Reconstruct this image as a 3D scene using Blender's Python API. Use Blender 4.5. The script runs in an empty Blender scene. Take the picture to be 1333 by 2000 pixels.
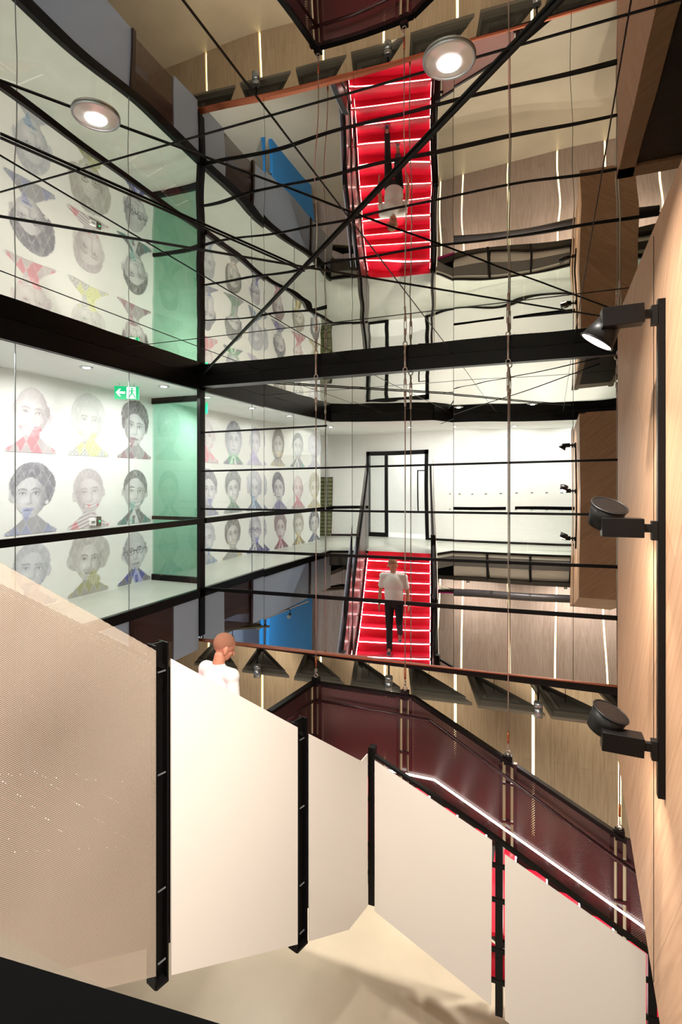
import bpy, bmesh, math, random
import numpy as np
from mathutils import Vector, Matrix
C = bpy.context.scene
COL = C.collection
R = math.radians
V = Vector

# ------------------------------------------------------------------ camera, exposure, world
YAW = R(21.4); FPX = 1043.0; CX = 666.5; HY = 940.0
cam_d = bpy.data.cameras.new('camera'); cam = bpy.data.objects.new('camera', cam_d); COL.objects.link(cam)
cam.location = (0, 0, 0); cam.rotation_euler = (R(90), 0, YAW)
cam_d.sensor_fit = 'VERTICAL'; cam_d.sensor_height = 36; cam_d.sensor_width = 24
cam_d.lens = FPX / 2000 * 36; cam_d.shift_y = -(1000 - HY) / 2000
cam_d.clip_start = 0.05; cam_d.clip_end = 100
C.camera = cam
C.view_settings.view_transform = 'Standard'; C.view_settings.look = 'None'
C.view_settings.exposure = 0.0; C.view_settings.gamma = 1; C.view_settings.use_curve_mapping = False
w = bpy.data.worlds.new('world'); C.world = w; w.use_nodes = True
w.node_tree.nodes['Background'].inputs[0].default_value = (.9, .85, .78, 1)
w.node_tree.nodes['Background'].inputs[1].default_value = .06
cy = C.cycles
cy.max_bounces = 14; cy.glossy_bounces = 10; cy.diffuse_bounces = 4; cy.transmission_bounces = 6
cy.transparent_max_bounces = 24; cy.caustics_reflective = True; cy.caustics_refractive = False
cy.sample_clamp_indirect = 4.0; cy.use_denoising = True

def area(name, loc, rot, sx, sy, power, col=(1, 1, 1), spread=180):
    l = bpy.data.lights.new(name, 'AREA'); l.shape = 'RECTANGLE'; l.size = sx; l.size_y = sy
    l.energy = power; l.color = col; l.spread = R(spread)
    o = bpy.data.objects.new(name, l); o.location = loc; o.rotation_euler = rot; COL.objects.link(o); return o
def disc(name, loc, d, size, power, col=(1, 1, 1), spread=170):
    l = bpy.data.lights.new(name, 'AREA'); l.shape = 'DISK'; l.size = size; l.energy = power; l.color = col; l.spread = R(spread)
    o = bpy.data.objects.new(name, l); o.location = loc
    o.rotation_euler = V(d).to_track_quat('-Z', 'Y').to_euler(); COL.objects.link(o); return o

# ------------------------------------------------------------------ materials
def new_mat(name):
    m = bpy.data.materials.new(name); m.use_nodes = True; nt = m.node_tree
    return m, nt, nt.nodes['Principled BSDF']
def hexc(r, g, b):
    f = lambda c: (c / 255 / 12.92) if c / 255 <= .04045 else ((c / 255 + .055) / 1.055) ** 2.4
    return (f(r), f(g), f(b), 1)
def plain(name, col, rough=.5, metal=0.0, spec=.5, emit=None, es=0, noise=0.0, nscale=6):
    m, nt, p = new_mat(name)
    p.inputs['Base Color'].default_value = col; p.inputs['Roughness'].default_value = rough
    p.inputs['Metallic'].default_value = metal; p.inputs['Specular IOR Level'].default_value = spec
    if emit: p.inputs['Emission Color'].default_value = emit; p.inputs['Emission Strength'].default_value = es
    if noise:
        tc = nt.nodes.new('ShaderNodeTexCoord'); n = nt.nodes.new('ShaderNodeTexNoise'); n.inputs['Scale'].default_value = nscale
        n.inputs['Detail'].default_value = 5
        mx = nt.nodes.new('ShaderNodeMixRGB'); mx.blend_type = 'MULTIPLY'; mx.inputs[0].default_value = 1
        mr = nt.nodes.new('ShaderNodeMapRange'); mr.inputs[1].default_value = .3; mr.inputs[2].default_value = .7
        mr.inputs[3].default_value = 1 - noise; mr.inputs[4].default_value = 1
        nt.links.new(tc.outputs['Object'], n.inputs['Vector']); nt.links.new(n.outputs['Fac'], mr.inputs[0])
        mx.inputs[1].default_value = col; nt.links.new(mr.outputs[0], mx.inputs[2])
        nt.links.new(mx.outputs[0], p.inputs['Base Color'])
    return m
def mirror_mat(name, col, rough, nscale, dist, stretch=(1, 1, 1)):
    m, nt, p = new_mat(name)
    nt.nodes.remove(p); g = nt.nodes.new('ShaderNodeBsdfAnisotropic') if False else nt.nodes.new('ShaderNodeBsdfGlossy')
    g.inputs['Color'].default_value = col; g.inputs['Roughness'].default_value = rough
    tc = nt.nodes.new('ShaderNodeTexCoord'); mp = nt.nodes.new('ShaderNodeMapping'); mp.inputs['Scale'].default_value = stretch
    n = nt.nodes.new('ShaderNodeTexNoise'); n.inputs['Scale'].default_value = nscale; n.inputs['Detail'].default_value = 0
    b = nt.nodes.new('ShaderNodeBump'); b.inputs['Distance'].default_value = dist; b.inputs['Strength'].default_value = 1
    nt.links.new(tc.outputs['Object'], mp.inputs[0]); nt.links.new(mp.outputs[0], n.inputs['Vector'])
    nt.links.new(n.outputs['Fac'], b.inputs['Height']); nt.links.new(b.outputs[0], g.inputs['Normal'])
    nt.links.new(g.outputs[0], nt.nodes['Material Output'].inputs[0])
    return m
def wood_mat(name, c1, c2, rot, plank=.19, length=2.2, rough=.45, joint=.55):
    """oak boards: grain stretched along one axis, staggered board joints; uses UV in metres"""
    m, nt, p = new_mat(name); N = nt.nodes; L = nt.links
    uv = N.new('ShaderNodeUVMap'); mp = N.new('ShaderNodeMapping'); mp.inputs['Rotation'].default_value = (0, 0, rot)
    L.new(uv.outputs[0], mp.inputs[0])
    br = N.new('ShaderNodeTexBrick'); br.inputs['Scale'].default_value = 1; br.inputs['Brick Width'].default_value = length
    br.inputs['Row Height'].default_value = plank; br.inputs['Mortar Size'].default_value = .0018; br.inputs['Mortar Smooth'].default_value = 0
    br.inputs['Color1'].default_value = (.25, .25, .25, 1); br.inputs['Color2'].default_value = (.75, .75, .75, 1)
    br.inputs['Mortar'].default_value = (.5, .5, .5, 1)
    L.new(mp.outputs[0], br.inputs['Vector'])
    mp2 = N.new('ShaderNodeMapping'); mp2.inputs['Scale'].default_value = (1.4, 22, 1); L.new(mp.outputs[0], mp2.inputs[0])
    n = N.new('ShaderNodeTexNoise'); n.inputs['Scale'].default_value = 1.5; n.inputs['Detail'].default_value = 8; n.inputs['Distortion'].default_value = .6
    L.new(mp2.outputs[0], n.inputs['Vector'])
    ad = N.new('ShaderNodeMath'); ad.operation = 'ADD'; L.new(n.outputs['Fac'], ad.inputs[0])
    sc = N.new('ShaderNodeMath'); sc.operation = 'MULTIPLY'; sc.inputs[1].default_value = .35; L.new(br.outputs['Color'], sc.inputs[0]); L.new(sc.outputs[0], ad.inputs[1])
    mr = N.new('ShaderNodeMapRange'); mr.inputs[1].default_value = .4; mr.inputs[2].default_value = .95; L.new(ad.outputs[0], mr.inputs[0])
    mx = N.new('ShaderNodeMixRGB'); mx.inputs[1].default_value = c1; mx.inputs[2].default_value = c2; L.new(mr.outputs[0], mx.inputs[0])
    dk = N.new('ShaderNodeMixRGB'); dk.blend_type = 'MULTIPLY'; dk.inputs[2].default_value = (joint, joint * .9, joint * .8, 1)
    L.new(br.outputs['Fac'], dk.inputs[0]); L.new(mx.outputs[0], dk.inputs[1])
    L.new(dk.outputs[0], p.inputs['Base Color']); p.inputs['Roughness'].default_value = rough
    return m
def perf_mat(name, col, pitch, rad, rough=.4, metal=0.0, spec=.5):
    """perforated sheet: round holes on a staggered grid really let you see through; UV in metres"""
    m, nt, p = new_mat(name); N = nt.nodes; L = nt.links
    p.inputs['Base Color'].default_value = col; p.inputs['Roughness'].default_value = rough
    p.inputs['Metallic'].default_value = metal; p.inputs['Specular IOR Level'].default_value = spec
    uv = N.new('ShaderNodeUVMap')
    def cells(off):
        a = N.new('ShaderNodeVectorMath'); a.operation = 'MULTIPLY_ADD'; a.inputs[1].default_value = (1 / pitch, 1 / (pitch * 1.0), 0); a.inputs[2].default_value = (off, off, 0)
        L.new(uv.outputs[0], a.inputs[0])
        f = N.new('ShaderNodeVectorMath'); f.operation = 'FRACTION'; L.new(a.outputs[0], f.inputs[0])
        s = N.new('ShaderNodeVectorMath'); s.operation = 'SUBTRACT'; s.inputs[1].default_value = (.5, .5, 0); L.new(f.outputs[0], s.inputs[0])
        z = N.new('ShaderNodeVectorMath'); z.operation = 'MULTIPLY'; z.inputs[1].default_value = (1, 1, 0); L.new(s.outputs[0], z.inputs[0])
        l = N.new('ShaderNodeVectorMath'); l.operation = 'LENGTH'; L.new(z.outputs[0], l.inputs[0]); return l.outputs['Value']
    mn = N.new('ShaderNodeMath'); mn.operation = 'MINIMUM'; L.new(cells(0), mn.inputs[0]); L.new(cells(.5), mn.inputs[1])
    lt = N.new('ShaderNodeMath'); lt.operation = 'LESS_THAN'; lt.inputs[1].default_value = rad / pitch; L.new(mn.outputs[0], lt.inputs[0])
    tr = N.new('ShaderNodeBsdfTransparent'); ms = N.new('ShaderNodeMixShader')
    L.new(lt.outputs[0], ms.inputs[0]); L.new(p.outputs[0], ms.inputs[1]); L.new(tr.outputs[0], ms.inputs[2])
    L.new(ms.outputs[0], nt.nodes['Material Output'].inputs[0])
    return m
def glass_mat(name, tint, refl=.08):
    m, nt, p = new_mat(name); N = nt.nodes; L = nt.links; N.remove(p)
    t = N.new('ShaderNodeBsdfTransparent'); t.inputs[0].default_value = tint
    g = N.new('ShaderNodeBsdfGlossy'); g.inputs['Roughness'].default_value = 0
    fr = N.new('ShaderNodeFresnel'); fr.inputs[0].default_value = 1.35
    ms = N.new('ShaderNodeMixShader'); mu = N.new('ShaderNodeMath'); mu.operation = 'MULTIPLY_ADD'; mu.inputs[1].default_value = .8; mu.inputs[2].default_value = refl * .2
    L.new(fr.outputs[0], mu.inputs[0]); L.new(mu.outputs[0], ms.inputs[0]); L.new(t.outputs[0], ms.inputs[1]); L.new(g.outputs[0], ms.inputs[2])
    L.new(ms.outputs[0], N['Material Output'].inputs[0]); return m
def emis(name, col, s):
    m, nt, p = new_mat(name); nt.nodes.remove(p)
    e = nt.nodes.new('ShaderNodeEmission'); e.inputs[0].default_value = col; e.inputs[1].default_value = s
    nt.links.new(e.outputs[0], nt.nodes['Material Output'].inputs[0]); return m
def print_mat(name):
    m, nt, p = new_mat(name)
    a = nt.nodes.new('ShaderNodeVertexColor'); a.layer_name = 'ink'
    nt.links.new(a.outputs[0], p.inputs['Base Color']); p.inputs['Roughness'].default_value = .6; return m

M = dict(
    mirror=mirror_mat('mirror', (.90, .91, .885, 1), 0.0, .9, .0085, (1, 1, .6)),
    ceil_mirror=mirror_mat('ceiling_mirror', (.74, .71, .65, 1), 0.0, 1.7, .0036),
    white=plain('white_wall', hexc(244, 245, 242), .6, noise=.03),
    warm_white=plain('warm_white', hexc(236, 234, 228), .6),
    black=plain('black_steel', (.005, .0045, .0045, 1), .3, 0, .18),
    black_matt=plain('black_matt', (.006, .0055, .005, 1), .45, spec=.2),
    rail=plain('rail_black', (.002, .002, .002, 1), .9, spec=.02),
    panel=plain('panel_white', hexc(236, 228, 219), .35, spec=.4),
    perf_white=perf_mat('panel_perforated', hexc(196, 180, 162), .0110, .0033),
    maroon=perf_mat('maroon_perforated', (.075, .036, .032, 1), .030, .0062, .28, .2, .6),
    maroon_frame=plain('maroon_frame', (.030, .010, .010, 1), .25),
    maroon_dense=perf_mat('maroon_fine', (.060, .032, .028, 1), .030, .0030, .35, .1, .5),
    red=plain('red_tread', hexc(250, 34, 66), .32, spec=.35),
    led=emis('led_white', (1, .93, .88, 1), 9),
    led_soft=emis('led_nosing', (1, .88, .84, 1), 14),
    led_yellow=emis('led_warm', (1, .82, .42, 1), 5),
    concrete=plain('concrete', hexc(200, 188, 166), .38, noise=.14, nscale=1.3),
    gallery_floor=plain('gallery_floor', hexc(176, 178, 168), .35, noise=.10, nscale=3),
    oak=wood_mat('oak_boards', hexc(158, 120, 90), hexc(186, 148, 116), R(52), .42, 3.4, .5, .5),
    pale_oak=wood_mat('pale_oak', hexc(166, 146, 120), hexc(196, 178, 150), R(90), .23, 2.0, .5, .7),
    grey_oak=wood_mat('grey_oak', hexc(168, 148, 136), hexc(198, 180, 170), R(90), .2, 2.4, .45, .7),
    soffit=plain('dark_soffit', hexc(70, 66, 60), .6),
    tri=plain('acoustic_felt', hexc(128, 121, 104), .8, noise=.12),
    tri_dark=plain('acoustic_felt_dark', hexc(92, 87, 75), .8),
    galv=plain('galvanised', hexc(170, 176, 178), .3, .8),
    steel=plain('cable_steel', hexc(190, 180, 170), .3, .9),
    copper=plain('copper_ferrule', hexc(170, 92, 60), .35, .6),
    glass=glass_mat('clear_glass', (.955, .975, .96, 1)),
    green_glass=glass_mat('green_glass', (.50, .70, .63, 1), .5),
    green_wall=plain('green_wall', hexc(196, 222, 206), .5),
    blue=plain('blue_paint', hexc(30, 120, 185), .5),
    bluegrey=plain('bluegrey_panel', hexc(170, 184, 205), .4),
    tin=plain('lens_glass', hexc(210, 205, 200), .15, .3),
    lamp_on=emis('lamp_face', (1, .93, .80, 1), 28),
    down_on=emis('downlight_face', (1, .97, .92, 1), 14),
    spot_on=emis('ceiling_lamp_face', (1, .97, .94, 1), 30),
    exit_green=plain('exit_green', hexc(0, 170, 110), .4, emit=hexc(0, 180, 115), es=.9),
    exit_white=plain('exit_white', (1, 1, 1, 1), .4, emit=(1, 1, 1, 1), es=.9),
    device_led=plain('device_led', hexc(60, 220, 140), .4, emit=hexc(60, 220, 140), es=2),
    ink=print_mat('portrait_print'),
    skin=plain('skin', hexc(205, 140, 112), .5), hair=plain('cropped_hair', hexc(160, 110, 86), .95),
    tee=plain('white_cotton', hexc(245, 240, 235), .8), trousers=plain('black_trousers', (.010, .010, .012, 1), .8),
    shoe=plain('navy_shoe', (.02, .025, .06, 1), .5), sole=plain('white_sole', (.8, .8, .8, 1), .6),
    eye=plain('eye_dark', (.02, .015, .01, 1), .2), grille=perf_mat('vent_mesh', hexc(62, 54, 44), .02, .005, .6),
    rack=plain('olive_tray', hexc(120, 125, 80), .5), rack_dark=plain('rack_board', hexc(58, 60, 44), .6),
    magenta=plain('magenta_felt', hexc(220, 50, 150), .7),
    duct=plain('duct_grey', hexc(88, 84, 86), .35, .3),
)

# ------------------------------------------------------------------ mesh builder
class MB:
    def __init__(s): s.v = []; s.f = []; s.mi = []; s.uv = []; s.sm = []
    def face(s, pts, uv=None, mi=0, smooth=False):
        b = len(s.v); s.v += [tuple(p) for p in pts]; s.f.append(tuple(range(b, b + len(pts)))); s.mi.append(mi); s.sm.append(smooth)
        s.uv.append(uv)
    def prism(s, pts, th, ud=None, vd=None, mi=0):
        """planar polygon pts extruded by vector th"""
        th = V(th); P = [V(p) for p in pts]; Q = [p + th for p in P]
        ud = V(ud) if ud else (P[1] - P[0]).normalized()
        n = th.normalized(); vd = V(vd) if vd else n.cross(ud).normalized()
        uvf = lambda L: [(p.dot(ud), p.dot(vd)) for p in L]
        s.face(P[::-1], uvf(P[::-1]), mi); s.face(Q, uvf(Q), mi)
        k = len(P)
        for i in range(k):
            j = (i + 1) % k; e = (P[j] - P[i]); l = e.length
            s.face([P[i], P[j], Q[j], Q[i]], [(0, 0), (l, 0), (l, th.length), (0, th.length)], mi)
    def box(s, lo, hi, mi=0):
        x0, y0, z0 = lo; x1, y1, z1 = hi
        c = [(x0, y0, z0), (x1, y0, z0), (x1, y1, z0), (x0, y1, z0), (x0, y0, z1), (x1, y0, z1), (x1, y1, z1), (x0, y1, z1)]
        for q, ax in (((0, 3, 2, 1), (0, 1)), ((4, 5, 6, 7), (0, 1)), ((0, 1, 5, 4), (0, 2)), ((2, 3, 7, 6), (0, 2)), ((1, 2, 6, 5), (1, 2)), ((3, 0, 4, 7), (1, 2))):
            s.face([c[i] for i in q], [(c[i][ax[0]], c[i][ax[1]]) for i in q], mi)
    def obox(s, c, a, b, d, mi=0):
        """centre c, half-extent vectors a b d"""
        c, a, b, d = V(c), V(a), V(b), V(d)
        s.prism([c - a - b - d, c + a - b - d, c + a + b - d, c - a + b - d], 2 * d, mi=mi)
    def bar(s, p, q, wd, hd, up=(0, 0, 1), mi=0):
        p, q = V(p), V(q); t = (q - p).normalized(); u = V(up)
        sd = t.cross(u).normalized(); u = sd.cross(t).normalized()
        a = sd * wd / 2; b = u * hd / 2
        s.prism([p - a - b, p + a - b, p + a + b, p - a + b], q - p, mi=mi)
    def tube(s, p, q, r1, r2=None, n=12, mi=0, cap=True):
        p, q = V(p), V(q); r2 = r1 if r2 is None else r2; t = (q - p).normalized()
        a = t.orthogonal().normalized(); b = t.cross(a)
        A = [p + (a * math.cos(2 * math.pi * i / n) + b * math.sin(2 * math.pi * i / n)) * r1 for i in range(n)]
        B = [q + (a * math.cos(2 * math.pi * i / n) + b * math.sin(2 * math.pi * i / n)) * r2 for i in range(n)]
        for i in range(n):
            j = (i + 1) % n; s.face([A[i], A[j], B[j], B[i]], None, mi, True)
        if cap: s.face(A[::-1], None, mi); s.face(B, None, mi)
    def torus(s, c, nrm, R1, r, n=14, k=7, mi=0):
        c = V(c); t = V(nrm).normalized(); a = t.orthogonal().normalized(); b = t.cross(a)
        g = []
        for i in range(n):
            A = 2 * math.pi * i / n; d = a * math.cos(A) + b * math.sin(A)
            g.append([c + d * (R1 + r * math.cos(2 * math.pi * j / k)) + t * (r * math.sin(2 * math.pi * j / k)) for j in range(k)])
        for i in range(n):
            for j in range(k):
                s.face([g[i][j], g[(i + 1) % n][j], g[(i + 1) % n][(j + 1) % k], g[i][(j + 1) % k]], None, mi, True)
    def build(s, name, mats, parent=None, loc=None, bevel=0):
        me = bpy.data.meshes.new(name); o = bpy.data.objects.new(name, me)
        if parent is not None: base = V(parent['base'])
        elif loc is not None: base = V(loc)
        else:
            xs = np.array(s.v); base = V(((xs[:, 0].min() + xs[:, 0].max()) / 2, (xs[:, 1].min() + xs[:, 1].max()) / 2, xs[:, 2].min()))
        me.from_pydata([tuple(V(p) - base) for p in s.v], [], s.f)
        ul = me.uv_layers.new(name='UVMap'); k = 0
        for poly, uv in zip(me.polygons, s.uv):
            for i in range(poly.loop_total):
                ul.data[poly.loop_start + i].uv = uv[i] if uv else (0, 0)
        if not isinstance(mats, (list, tuple)): mats = [mats]
        for m in mats: me.materials.append(M[m])
        me.polygons.foreach_set('material_index', s.mi); me.polygons.foreach_set('use_smooth', s.sm)
        bm = bmesh.new(); bm.from_mesh(me); bmesh.ops.remove_doubles(bm, verts=bm.verts, dist=1e-5)
        bmesh.ops.recalc_face_normals(bm, faces=bm.faces); bm.to_mesh(me); bm.free()
        COL.objects.link(o)
        if parent is not None: o.parent = parent
        else: o.location = base
        BASE[o.name] = tuple(base)
        if bevel:
            b = o.modifiers.new('bevel', 'BEVEL'); b.width = bevel; b.segments = 2; b.limit_method = 'ANGLE'
        return PB(o, base)
BASE = {}
class PB:
    """object handle that remembers the world point its mesh is measured from"""
    def __init__(s, o, base): s.o = o; s.base = V(base)
    def __getitem__(s, k): return s.base if k == 'base' else s.o[k]
_b = MB.build
def build(s, name, mats, parent=None, loc=None, bevel=0):
    if isinstance(parent, PB):
        po = parent.o; h = _b(s, name, mats, None, parent.base, bevel); h.o.location = (0, 0, 0); h.o.parent = po; return h
    return _b(s, name, mats, None, loc, bevel)
MB.build = build
def thing(name, loc, label, cat, group=None):
    o = bpy.data.objects.new(name, None); o.location = loc; o.empty_display_size = .1; COL.objects.link(o)
    h = PB(o, loc); tag(h, label, cat, group); return h
def tag(h, label, cat, group=None, kind=None):
    o = h.o; o['label'] = label; o['category'] = cat
    if group: o['group'] = group
    if kind: o['kind'] = kind
    return h
def struct(name, mb, mat):
    h = mb.build(name, mat); h.o['kind'] = 'structure'; return h
def skinned(o_base_mesh): pass

def ray(px, py):
    r = (px - CX) / FPX; u = (HY - py) / FPX; c, s = math.cos(YAW), math.sin(YAW)
    return V((r * c - s, r * s + c, u))
def on(px, py, p, n):
    """the point of plane (p, n) seen along one sight line; used to measure the photographed outline on its true plane"""
    d = ray(px, py); p = V(p); n = V(n); return d * (p.dot(n) / d.dot(n))

# ------------------------------------------------------------------ dimensions (camera eye is the origin; metres)
FZ = -1.71      # gallery floor
CZ = 1.66       # mirrored ceiling
GZ = 1.44       # gallery ceilings
LZ = -6.40      # lower floor
XL = -5.18      # glass line of left gallery
XW = -6.45      # portrait wall
YM = 7.10       # mirror wall
YB = -1.50      # rear gallery wall
XR = 2.3
SB = -2.45      # underside of mirror wall / slabs
EDGE = [(-5.18, 2.1), (-4.38, 1.84), (-2.94, 1.42), (-2.6, .62), (2.3, .42)]   # rear gallery edge in plan

# ================================================================== SETTING
m = MB(); m.box((-9.0, -3.1, LZ - .2), (5.5, 10.4, LZ)); struct('floor', m, 'concrete')
m = MB(); m.prism([(x, y, FZ) for x, y in [(-7.6, YB - .1), (-7.6, .05), (-6.6, .05)] + [(-6.6, 2.1)] + EDGE + [(2.3, YB - .1)]], (0, 0, -.12)); struct('floor_rear_gallery', m, 'gallery_floor')
m = MB(); m.box((XW - .1, 2.1, FZ - .12), (XL, 10.0, FZ)); struct('floor_left_gallery', m, 'gallery_floor')
m = MB(); m.prism([(x, y, FZ - .121) for x, y in [(-7.6, YB - .1), (-7.6, .05), (-6.6, .05)] + [(-6.6, 2.1)] + EDGE + [(2.3, YB - .1)]], (0, 0, -.25))
struct('trim_1', m, 'soffit')
m = MB(); m.box((-9, -3.1, SB - .05), (5.5, .3, SB + .05)); struct('ceiling_lower_rear', m, 'soffit')
m = MB(); m.box((-9, .3, SB - .05), (-5.5, 7.0, SB + .05)); struct('ceiling_lower_left', m, 'soffit')
m = MB(); m.box((-9, 7.25, SB + .12), (5.5, 10.4, SB + .2)); struct('ceiling_lower_back', m, 'soffit')
m = MB(); m.box((XW - .1, -.05, FZ), (XW, 7.5, GZ + .1)); m.box((-7.6, -1.6, FZ), (-7.5, .05, GZ + .1)); m.box((-7.6, -.05, FZ), (XW - .1, .05, GZ + .1)); struct('wall_left', m, 'white')
m = MB(); m.box((XW - .1, 2.0, GZ), (XL, 10.0, GZ + .1)); struct('ceiling_left_gallery', m, 'white')
m = MB(); m.prism([(x, y, GZ) for x, y in [(-7.6, YB - .1), (-7.6, .05), (-6.6, .05), (-6.6, 2.0), (-5.18, 2.0)] + EDGE[1:] + [(2.3, YB - .1)]], (0, 0, .1)); struct('ceiling_rear_gallery', m, 'white')
# rear gallery wall with door opening
m = MB(); DX0, DX1, DZ = -5.72, -3.84, .92
m.box((-7.6, YB - .1, FZ), (DX0, YB, GZ)); m.box((DX1, YB - .1, FZ), (2.4, YB, GZ)); m.box((DX0, YB - .1, DZ), (DX1, YB, GZ)); struct('wall_rear', m, 'white')
m = MB(); m.box((-6.6, -3.05, FZ - .1), (-1, YB - .1, FZ)); m.box((-6.6, -3.05, GZ), (-1, YB - .1, GZ + .1)); m.box((-6.6, -3.05, FZ), (-1, -3.0, GZ)); m.box((-6.6, -3.0, FZ), (-6.5, -1.6, GZ)); m.box((-1.1, -3.0, FZ), (-1, -1.6, GZ)); struct('wall_corridor', m, 'white')
# right upper wall
m = MB(); m.box((XR, -1.6, SB), (XR + .1, YM + .3, CZ)); struct('wall_right', m, 'green_wall')
# lower room walls
m = MB(); m.box((5.4, -3.1, LZ), (5.5, 10.4, SB)); struct('wall_right_lower', m, 'grey_oak')
m = MB(); m.box((-9.1, -3.1, LZ), (-9, 10.4, SB)); struct('wall_left_lower', m, 'bluegrey')
m = MB(); m.box((-7.6, -1.8, LZ), (-7.5, 1.0, SB - .05)); struct('wall_blue', m, 'blue')

# wood feature walls with light slots : back (beyond the mirror) and rear (below the rear gallery)
def slot_wall(name, y, face, xs, mat, ledmat, z0, z1, xa, xb, lab):
    m = MB(); ys = sorted((y, y - .12 * face))
    edges = [xa] + xs + [xb]
    for i in range(len(edges) - 1):
        a = edges[i] + (.02 if i else 0); b = edges[i + 1] - .03
        m.box((a, ys[0], z0), (b, ys[1], z1))
    m.box((xa, y - .22 * face if face > 0 else y + .17, z0), (xb, y - .17 * face if face > 0 else y + .22, z1)) if face > 0 else m.box((xa, y + .17, z0), (xb, y + .22, z1))
    struct(name, m, mat)
    for i, x in enumerate(xs):
        k = MB(); yy = y - .06 * face
        k.box((x - .028, yy - .02, z0), (x + .018, yy + .02, z1))
        h = k.build('light_strip', ledmat)
        tag(h, lab[0] % lab[1][i], 'light strip', lab[2])
BX = [-1.67 + 1.39 * k for k in range(-4, 5)]
ordn = ['far left end', 'second from the left', 'third from the left', 'fourth from the left', 'behind the landing corner', 'behind the landing balustrade', 'behind the second cable', 'beside the third cable', 'right of the third cable', 'at the right end']
slot_wall('wall_back', 10.2, -1, BX, 'pale_oak', 'led_yellow', LZ, SB + .1, -9, 5.4,
          ('warm vertical light strip in the far pale wood wall, %s', ordn, 'light strips in the far wood wall'))
RX = [-2.5 + 1.33 * k for k in range(-3, 6)]
slot_wall('wall_rear_lower', -2.9, 1, RX, 'grey_oak', 'led_yellow', LZ, SB, -9, 5.4,
          ('warm light strip in the grey wood wall, %s', ['leftmost', 'left of the red stairs', 'just left behind the stairs', 'just right of the stairs', 'second right of the stairs', 'third right of the stairs', 'fourth right of the stairs', 'near the wood volume', 'rightmost'], 'light strips in the rear wood wall'))

# ---- mirror wall: separate sheets, each set at a very slightly different angle
MX = [-5.18, -4.04, -2.61, -1.18, .26, 2.3]
m = MB(); rnd = random.Random(5)
def zbot(x): return -2.52 + (x + 5.18) * .018
MY = [YM + k for k in (.006, .010, -.004, -.040, -.038, -.044)]
for i in range(5):
    a, b = MX[i] + .003, MX[i + 1] - .003
    m.face([(a, MY[i], zbot(a)), (b, MY[i + 1], zbot(b)), (b, MY[i + 1], CZ - .10), (a, MY[i], CZ - .10)])
m.face([(-9, YM, -2.56), (XL - .02, YM, zbot(XL)), (XL - .02, YM, FZ - .14), (-9, YM, FZ - .14)])
struct('wall_mirror', m, 'mirror')
m = MB(); m.box((XL, YM + .07, zbot(-9) + .02), (XR, YM + .12, CZ)); m.box((-9, YM + .07, -2.5), (XL, YM + .12, FZ - .14)); struct('wall_mirror_backing', m, 'black_matt')
m = MB()
for i in range(1, 5): m.box((MX[i] - .003, MY[i] + .001, zbot(MX[i])), (MX[i] + .003, MY[i] + .01, CZ - .1))
struct('trim_2', m, 'black')
m = MB(); m.bar((XL, YM - .01, zbot(XL) - .006), (XR, YM - .01, zbot(XR) - .006), .10, .012); m.bar((-9, YM - .01, -2.566), (XL, YM - .01, zbot(XL) - .006), .10, .012)
struct('trim_3', m, 'copper')
# header band between mirror wall and ceiling
m = MB(); m.box((XL, YM - .10, CZ - .17), (XR, YM + .06, CZ - .002)); struct('trim_4', m, 'black')
# horizontal rails on the mirror
RLS = [('topmost', .255, .16, .028), ('second', -.395, -.44, .030), ('third', -1.01, -1.09, .040), ('lowest', -1.615, -1.71, .055)]
m = MB(); m.bar((XL, MY[0] - .006, .775), (-3.0, MY[1] - .014, .80), .006, .026)
tag(m.build('mirror_rail', 'black'), 'short thin black rail high on the left mirror, ending at the first cable', 'rail', 'rails across the mirror wall')
for nm, zr, zl, th in RLS:
    m = MB(); zx = lambda x: zl + (zr - zl) * (x - XL) / (.80 - XL)
    for i in range(5): m.bar((MX[i], MY[i] - .006, zx(MX[i])), (MX[i + 1], MY[i + 1] - .006, zx(MX[i + 1])), .006, th)
    tag(m.build('mirror_rail', 'black'), 'thin black horizontal rail across the full mirror wall, %s of the full-width four' % nm, 'rail', 'rails across the mirror wall')
# corner post
m = MB(); m.box((XL - .03, YM - .06, SB), (XL + .03, YM + .02, CZ)); struct('trim_5', m, 'black')

# ---- mirrored ceiling
CEDGE = [(XL, 2.1)] + EDGE[1:-1] + [(XR, .42), (XR, YM), (XL, YM)]
m = MB(); m.face([(x, y, CZ) for x, y in CEDGE][::-1]); struct('ceiling', m, 'ceil_mirror')
m = MB(); m.box((-6.7, -3.2, CZ + .01), (XR + .1, YM + .3, CZ + .06)); struct('ceiling_slab', m, 'black_matt')
m = MB()
for x, y0 in ((-4.04, 1.75), (-2.61, .97), (-1.18, .70), (.26, .60), (1.7, .5)): m.box((x - .003, y0, CZ - .004), (x + .003, YM, CZ - .001))
for y in (2.14, 5.17): m.box((XL, y - .003, CZ - .004), (XR, y + .003, CZ - .001))
struct('trim_6', m, 'black')
# fascias (black) of left and rear galleries and the floor edges
m = MB(); m.box((XL - .03, 2.0, GZ), (XL + .03, YM, CZ - .003)); struct('trim_7', m, 'black')
m = MB(); m.box((XL - .04, 2.0, FZ - .13), (XL + .03, YM, FZ + .002)); struct('trim_8', m, 'black')
m = MB()
for (a, b) in zip(EDGE[:-1], EDGE[1:]): m.bar((*a, (GZ + CZ) / 2 - .002), (*b, (GZ + CZ) / 2 - .002), .06, CZ - GZ - .002)
struct('trim_9', m, 'black')
m = MB()
for (a, b) in (EDGE[0:2], EDGE[2:4], EDGE[3:5]): m.bar((*a, FZ - .02), (*b, FZ - .02), .05, .05)
struct('trim_10', m, 'black')

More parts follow.
